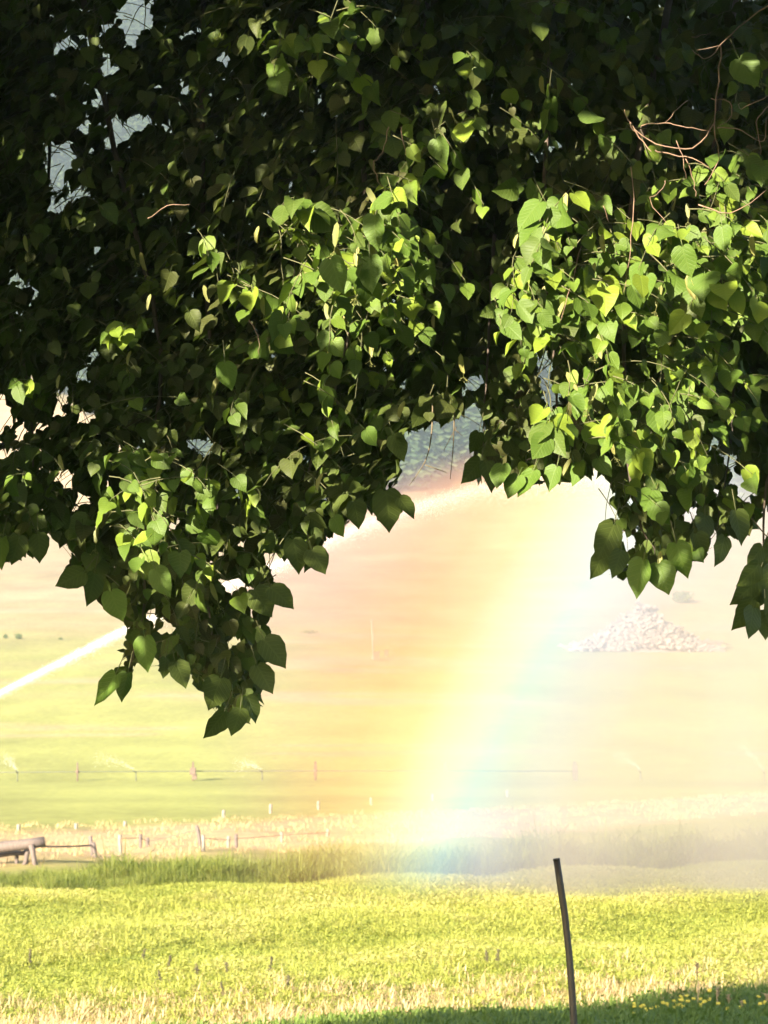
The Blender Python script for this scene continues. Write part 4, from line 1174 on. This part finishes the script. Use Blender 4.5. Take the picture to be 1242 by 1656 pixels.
# ------------------------------------------------------------------ spray mist: falling droplets under the jet
# Water droplets scatter sunlight back mostly at about 42 degrees from the shadow direction, red outside, blue inside, and
# more light inside that circle than outside it. The scattering colour below is that phase function of the angle between
# sunbeam and line of sight, so the bow stands opposite the sun for whoever looks.
def build_mist():
    x0, x1, y0, y1, z0, z1 = -9.0, 16.0, 42.0, 59.0, -2.6, 8.6
    b = MB(); b.box(((x0 + x1) / 2, (y0 + y1) / 2, (z0 + z1) / 2), (x1 - x0, y1 - y0, z1 - z0))
    m = bpy.data.materials.new('spray_mist'); m.use_nodes = True
    nt = m.node_tree; N, L = nt.nodes, nt.links; N.clear()
    out = N.new('ShaderNodeOutputMaterial'); sc = N.new('ShaderNodeVolumeScatter'); ab = N.new('ShaderNodeVolumeAbsorption'); ad = N.new('ShaderNodeAddShader')
    L.new(sc.outputs[0], ad.inputs[0]); L.new(ab.outputs[0], ad.inputs[1]); L.new(ad.outputs[0], out.inputs['Volume'])
    sc.inputs['Anisotropy'].default_value = 0.0
    def mth(op, a, b=None, c=None, clamp=False):
        n_ = N.new('ShaderNodeMath'); n_.operation = op; n_.use_clamp = clamp
        for i, v in enumerate((a, b, c)):
            if v is None: continue
            if isinstance(v, (int, float)): n_.inputs[i].default_value = v
            else: L.new(v, n_.inputs[i])
        return n_.outputs[0]
    def ss(v, a, b_):
        n_ = N.new('ShaderNodeMapRange'); n_.interpolation_type = 'SMOOTHSTEP'; n_.inputs['From Min'].default_value = a; n_.inputs['From Max'].default_value = b_
        L.new(v, n_.inputs['Value']); return n_.outputs[0]
    geo = N.new('ShaderNodeNewGeometry')
    dt = N.new('ShaderNodeVectorMath'); dt.operation = 'DOT_PRODUCT'; L.new(geo.outputs['Incoming'], dt.inputs[0]); dt.inputs[1].default_value = tuple(-SUN_DIR)
    ang = mth('ARCCOSINE', dt.outputs['Value'])                       # radians between line of sight and the beam
    deg = mth('MULTIPLY', ang, 180 / math.pi)
    k = mth('MULTIPLY_ADD', deg, 1 / 10.0, -35 / 10.0, True)             # 35..45 degrees -> 0..1
    cr = N.new('ShaderNodeValToRGB'); L.new(k, cr.inputs[0]); E = cr.color_ramp.elements
    E[0].position = 0; E[0].color = (.425, .405, .39, 1); E[1].position = 1; E[1].color = (.29, .215, .235, 1)
    for p, c in BOW:
        e = E.new((p - 35) / 10); e.color = (*c, 1)
    L.new(cr.outputs[0], sc.inputs['Color']); L.new(cr.outputs[0], ab.inputs['Color'])   # absorption stands in for light scattered forwards
    tc = N.new('ShaderNodeTexCoord'); sp = N.new('ShaderNodeSeparateXYZ'); L.new(tc.outputs['Object'], sp.inputs[0])
    X, Y, Z = sp.outputs
    # the sheet of falling spray hangs under the jet: centre line and top height as functions of x
    cy = mth('MULTIPLY_ADD', X, -0.25, 51.2)
    dy = mth('DIVIDE', mth('SUBTRACT', Y, cy), 2.6); gy = mth('POWER', 2.718, mth('MULTIPLY', mth('MULTIPLY', dy, dy), -1.0))
    xx = mth('SUBTRACT', X, 3.6); top = mth('MULTIPLY_ADD', mth('MULTIPLY', xx, xx), -0.052, 6.6)
    below = mth('SUBTRACT', top, Z)
    gt = ss(below, -0.35, 0.5)
    mp = N.new('ShaderNodeMapping'); mp.inputs['Scale'].default_value = (.55, .4, .14); mp.inputs['Rotation'].default_value = (0, R(14), 0); L.new(tc.outputs['Object'], mp.inputs[0])
    nz = N.new('ShaderNodeTexNoise'); nz.inputs['Scale'].default_value = 1.0; nz.inputs['Detail'].default_value = 3; L.new(mp.outputs[0], nz.inputs['Vector'])
    streak = ss(nz.outputs['Fac'], .2, .8)
    gx = ss(mth('ADD', X, mth('MULTIPLY', Z, .25)), -4.2, 2.4)           # thin at the left, dense to the right, leaning with the wind
    lowz = ss(Z, -2.6, -0.6)
    d = mth('MULTIPLY', mth('MULTIPLY', gy, gt), mth('MULTIPLY', gx, mth('MULTIPLY_ADD', streak, .7, .45)))
    d = mth('MULTIPLY', d, mth('MULTIPLY_ADD', lowz, .5, .5))
    dd = mth('MULTIPLY', d, MIST); L.new(dd, sc.inputs['Density']); L.new(dd, ab.inputs['Density'])
    o = link('spray_mist', b.mesh('spray_mist', m, False))
    tag(o, 'bright drifting spray mist with rainbow under the water jet', 'mist', kind='stuff')
    m.cycles.volume_sampling = 'MULTIPLE_IMPORTANCE'


MIST = 0.25
BOW = [(37.0, (.42, .405, .40)), (38.5, (.36, .41, .50)), (39.3, (.31, .46, .56)), (39.9, (.39, .49, .47)), (40.5, (.46, .46, .35)), (41.1, (.46, .37, .21)), (42.0, (.44, .265, .15)), (42.9, (.39, .225, .16)), (43.9, (.32, .215, .20))]
build_mist()

# ------------------------------------------------------------------ air
b = MB(); b.box((0, 700, 165), (3200, 1700, 370))
hz = bpy.data.materials.new('haze'); hz.use_nodes = True
hz.node_tree.nodes.clear()
pv = hz.node_tree.nodes.new('ShaderNodeVolumePrincipled'); mo = hz.node_tree.nodes.new('ShaderNodeOutputMaterial')
pv.inputs['Color'].default_value = (.56, .74, .92, 1); pv.inputs['Density'].default_value = 0.00022
hz.node_tree.links.new(pv.outputs[0], mo.inputs['Volume'])
o = link('haze', b.mesh('haze', hz, False)); o['kind'] = 'stuff'
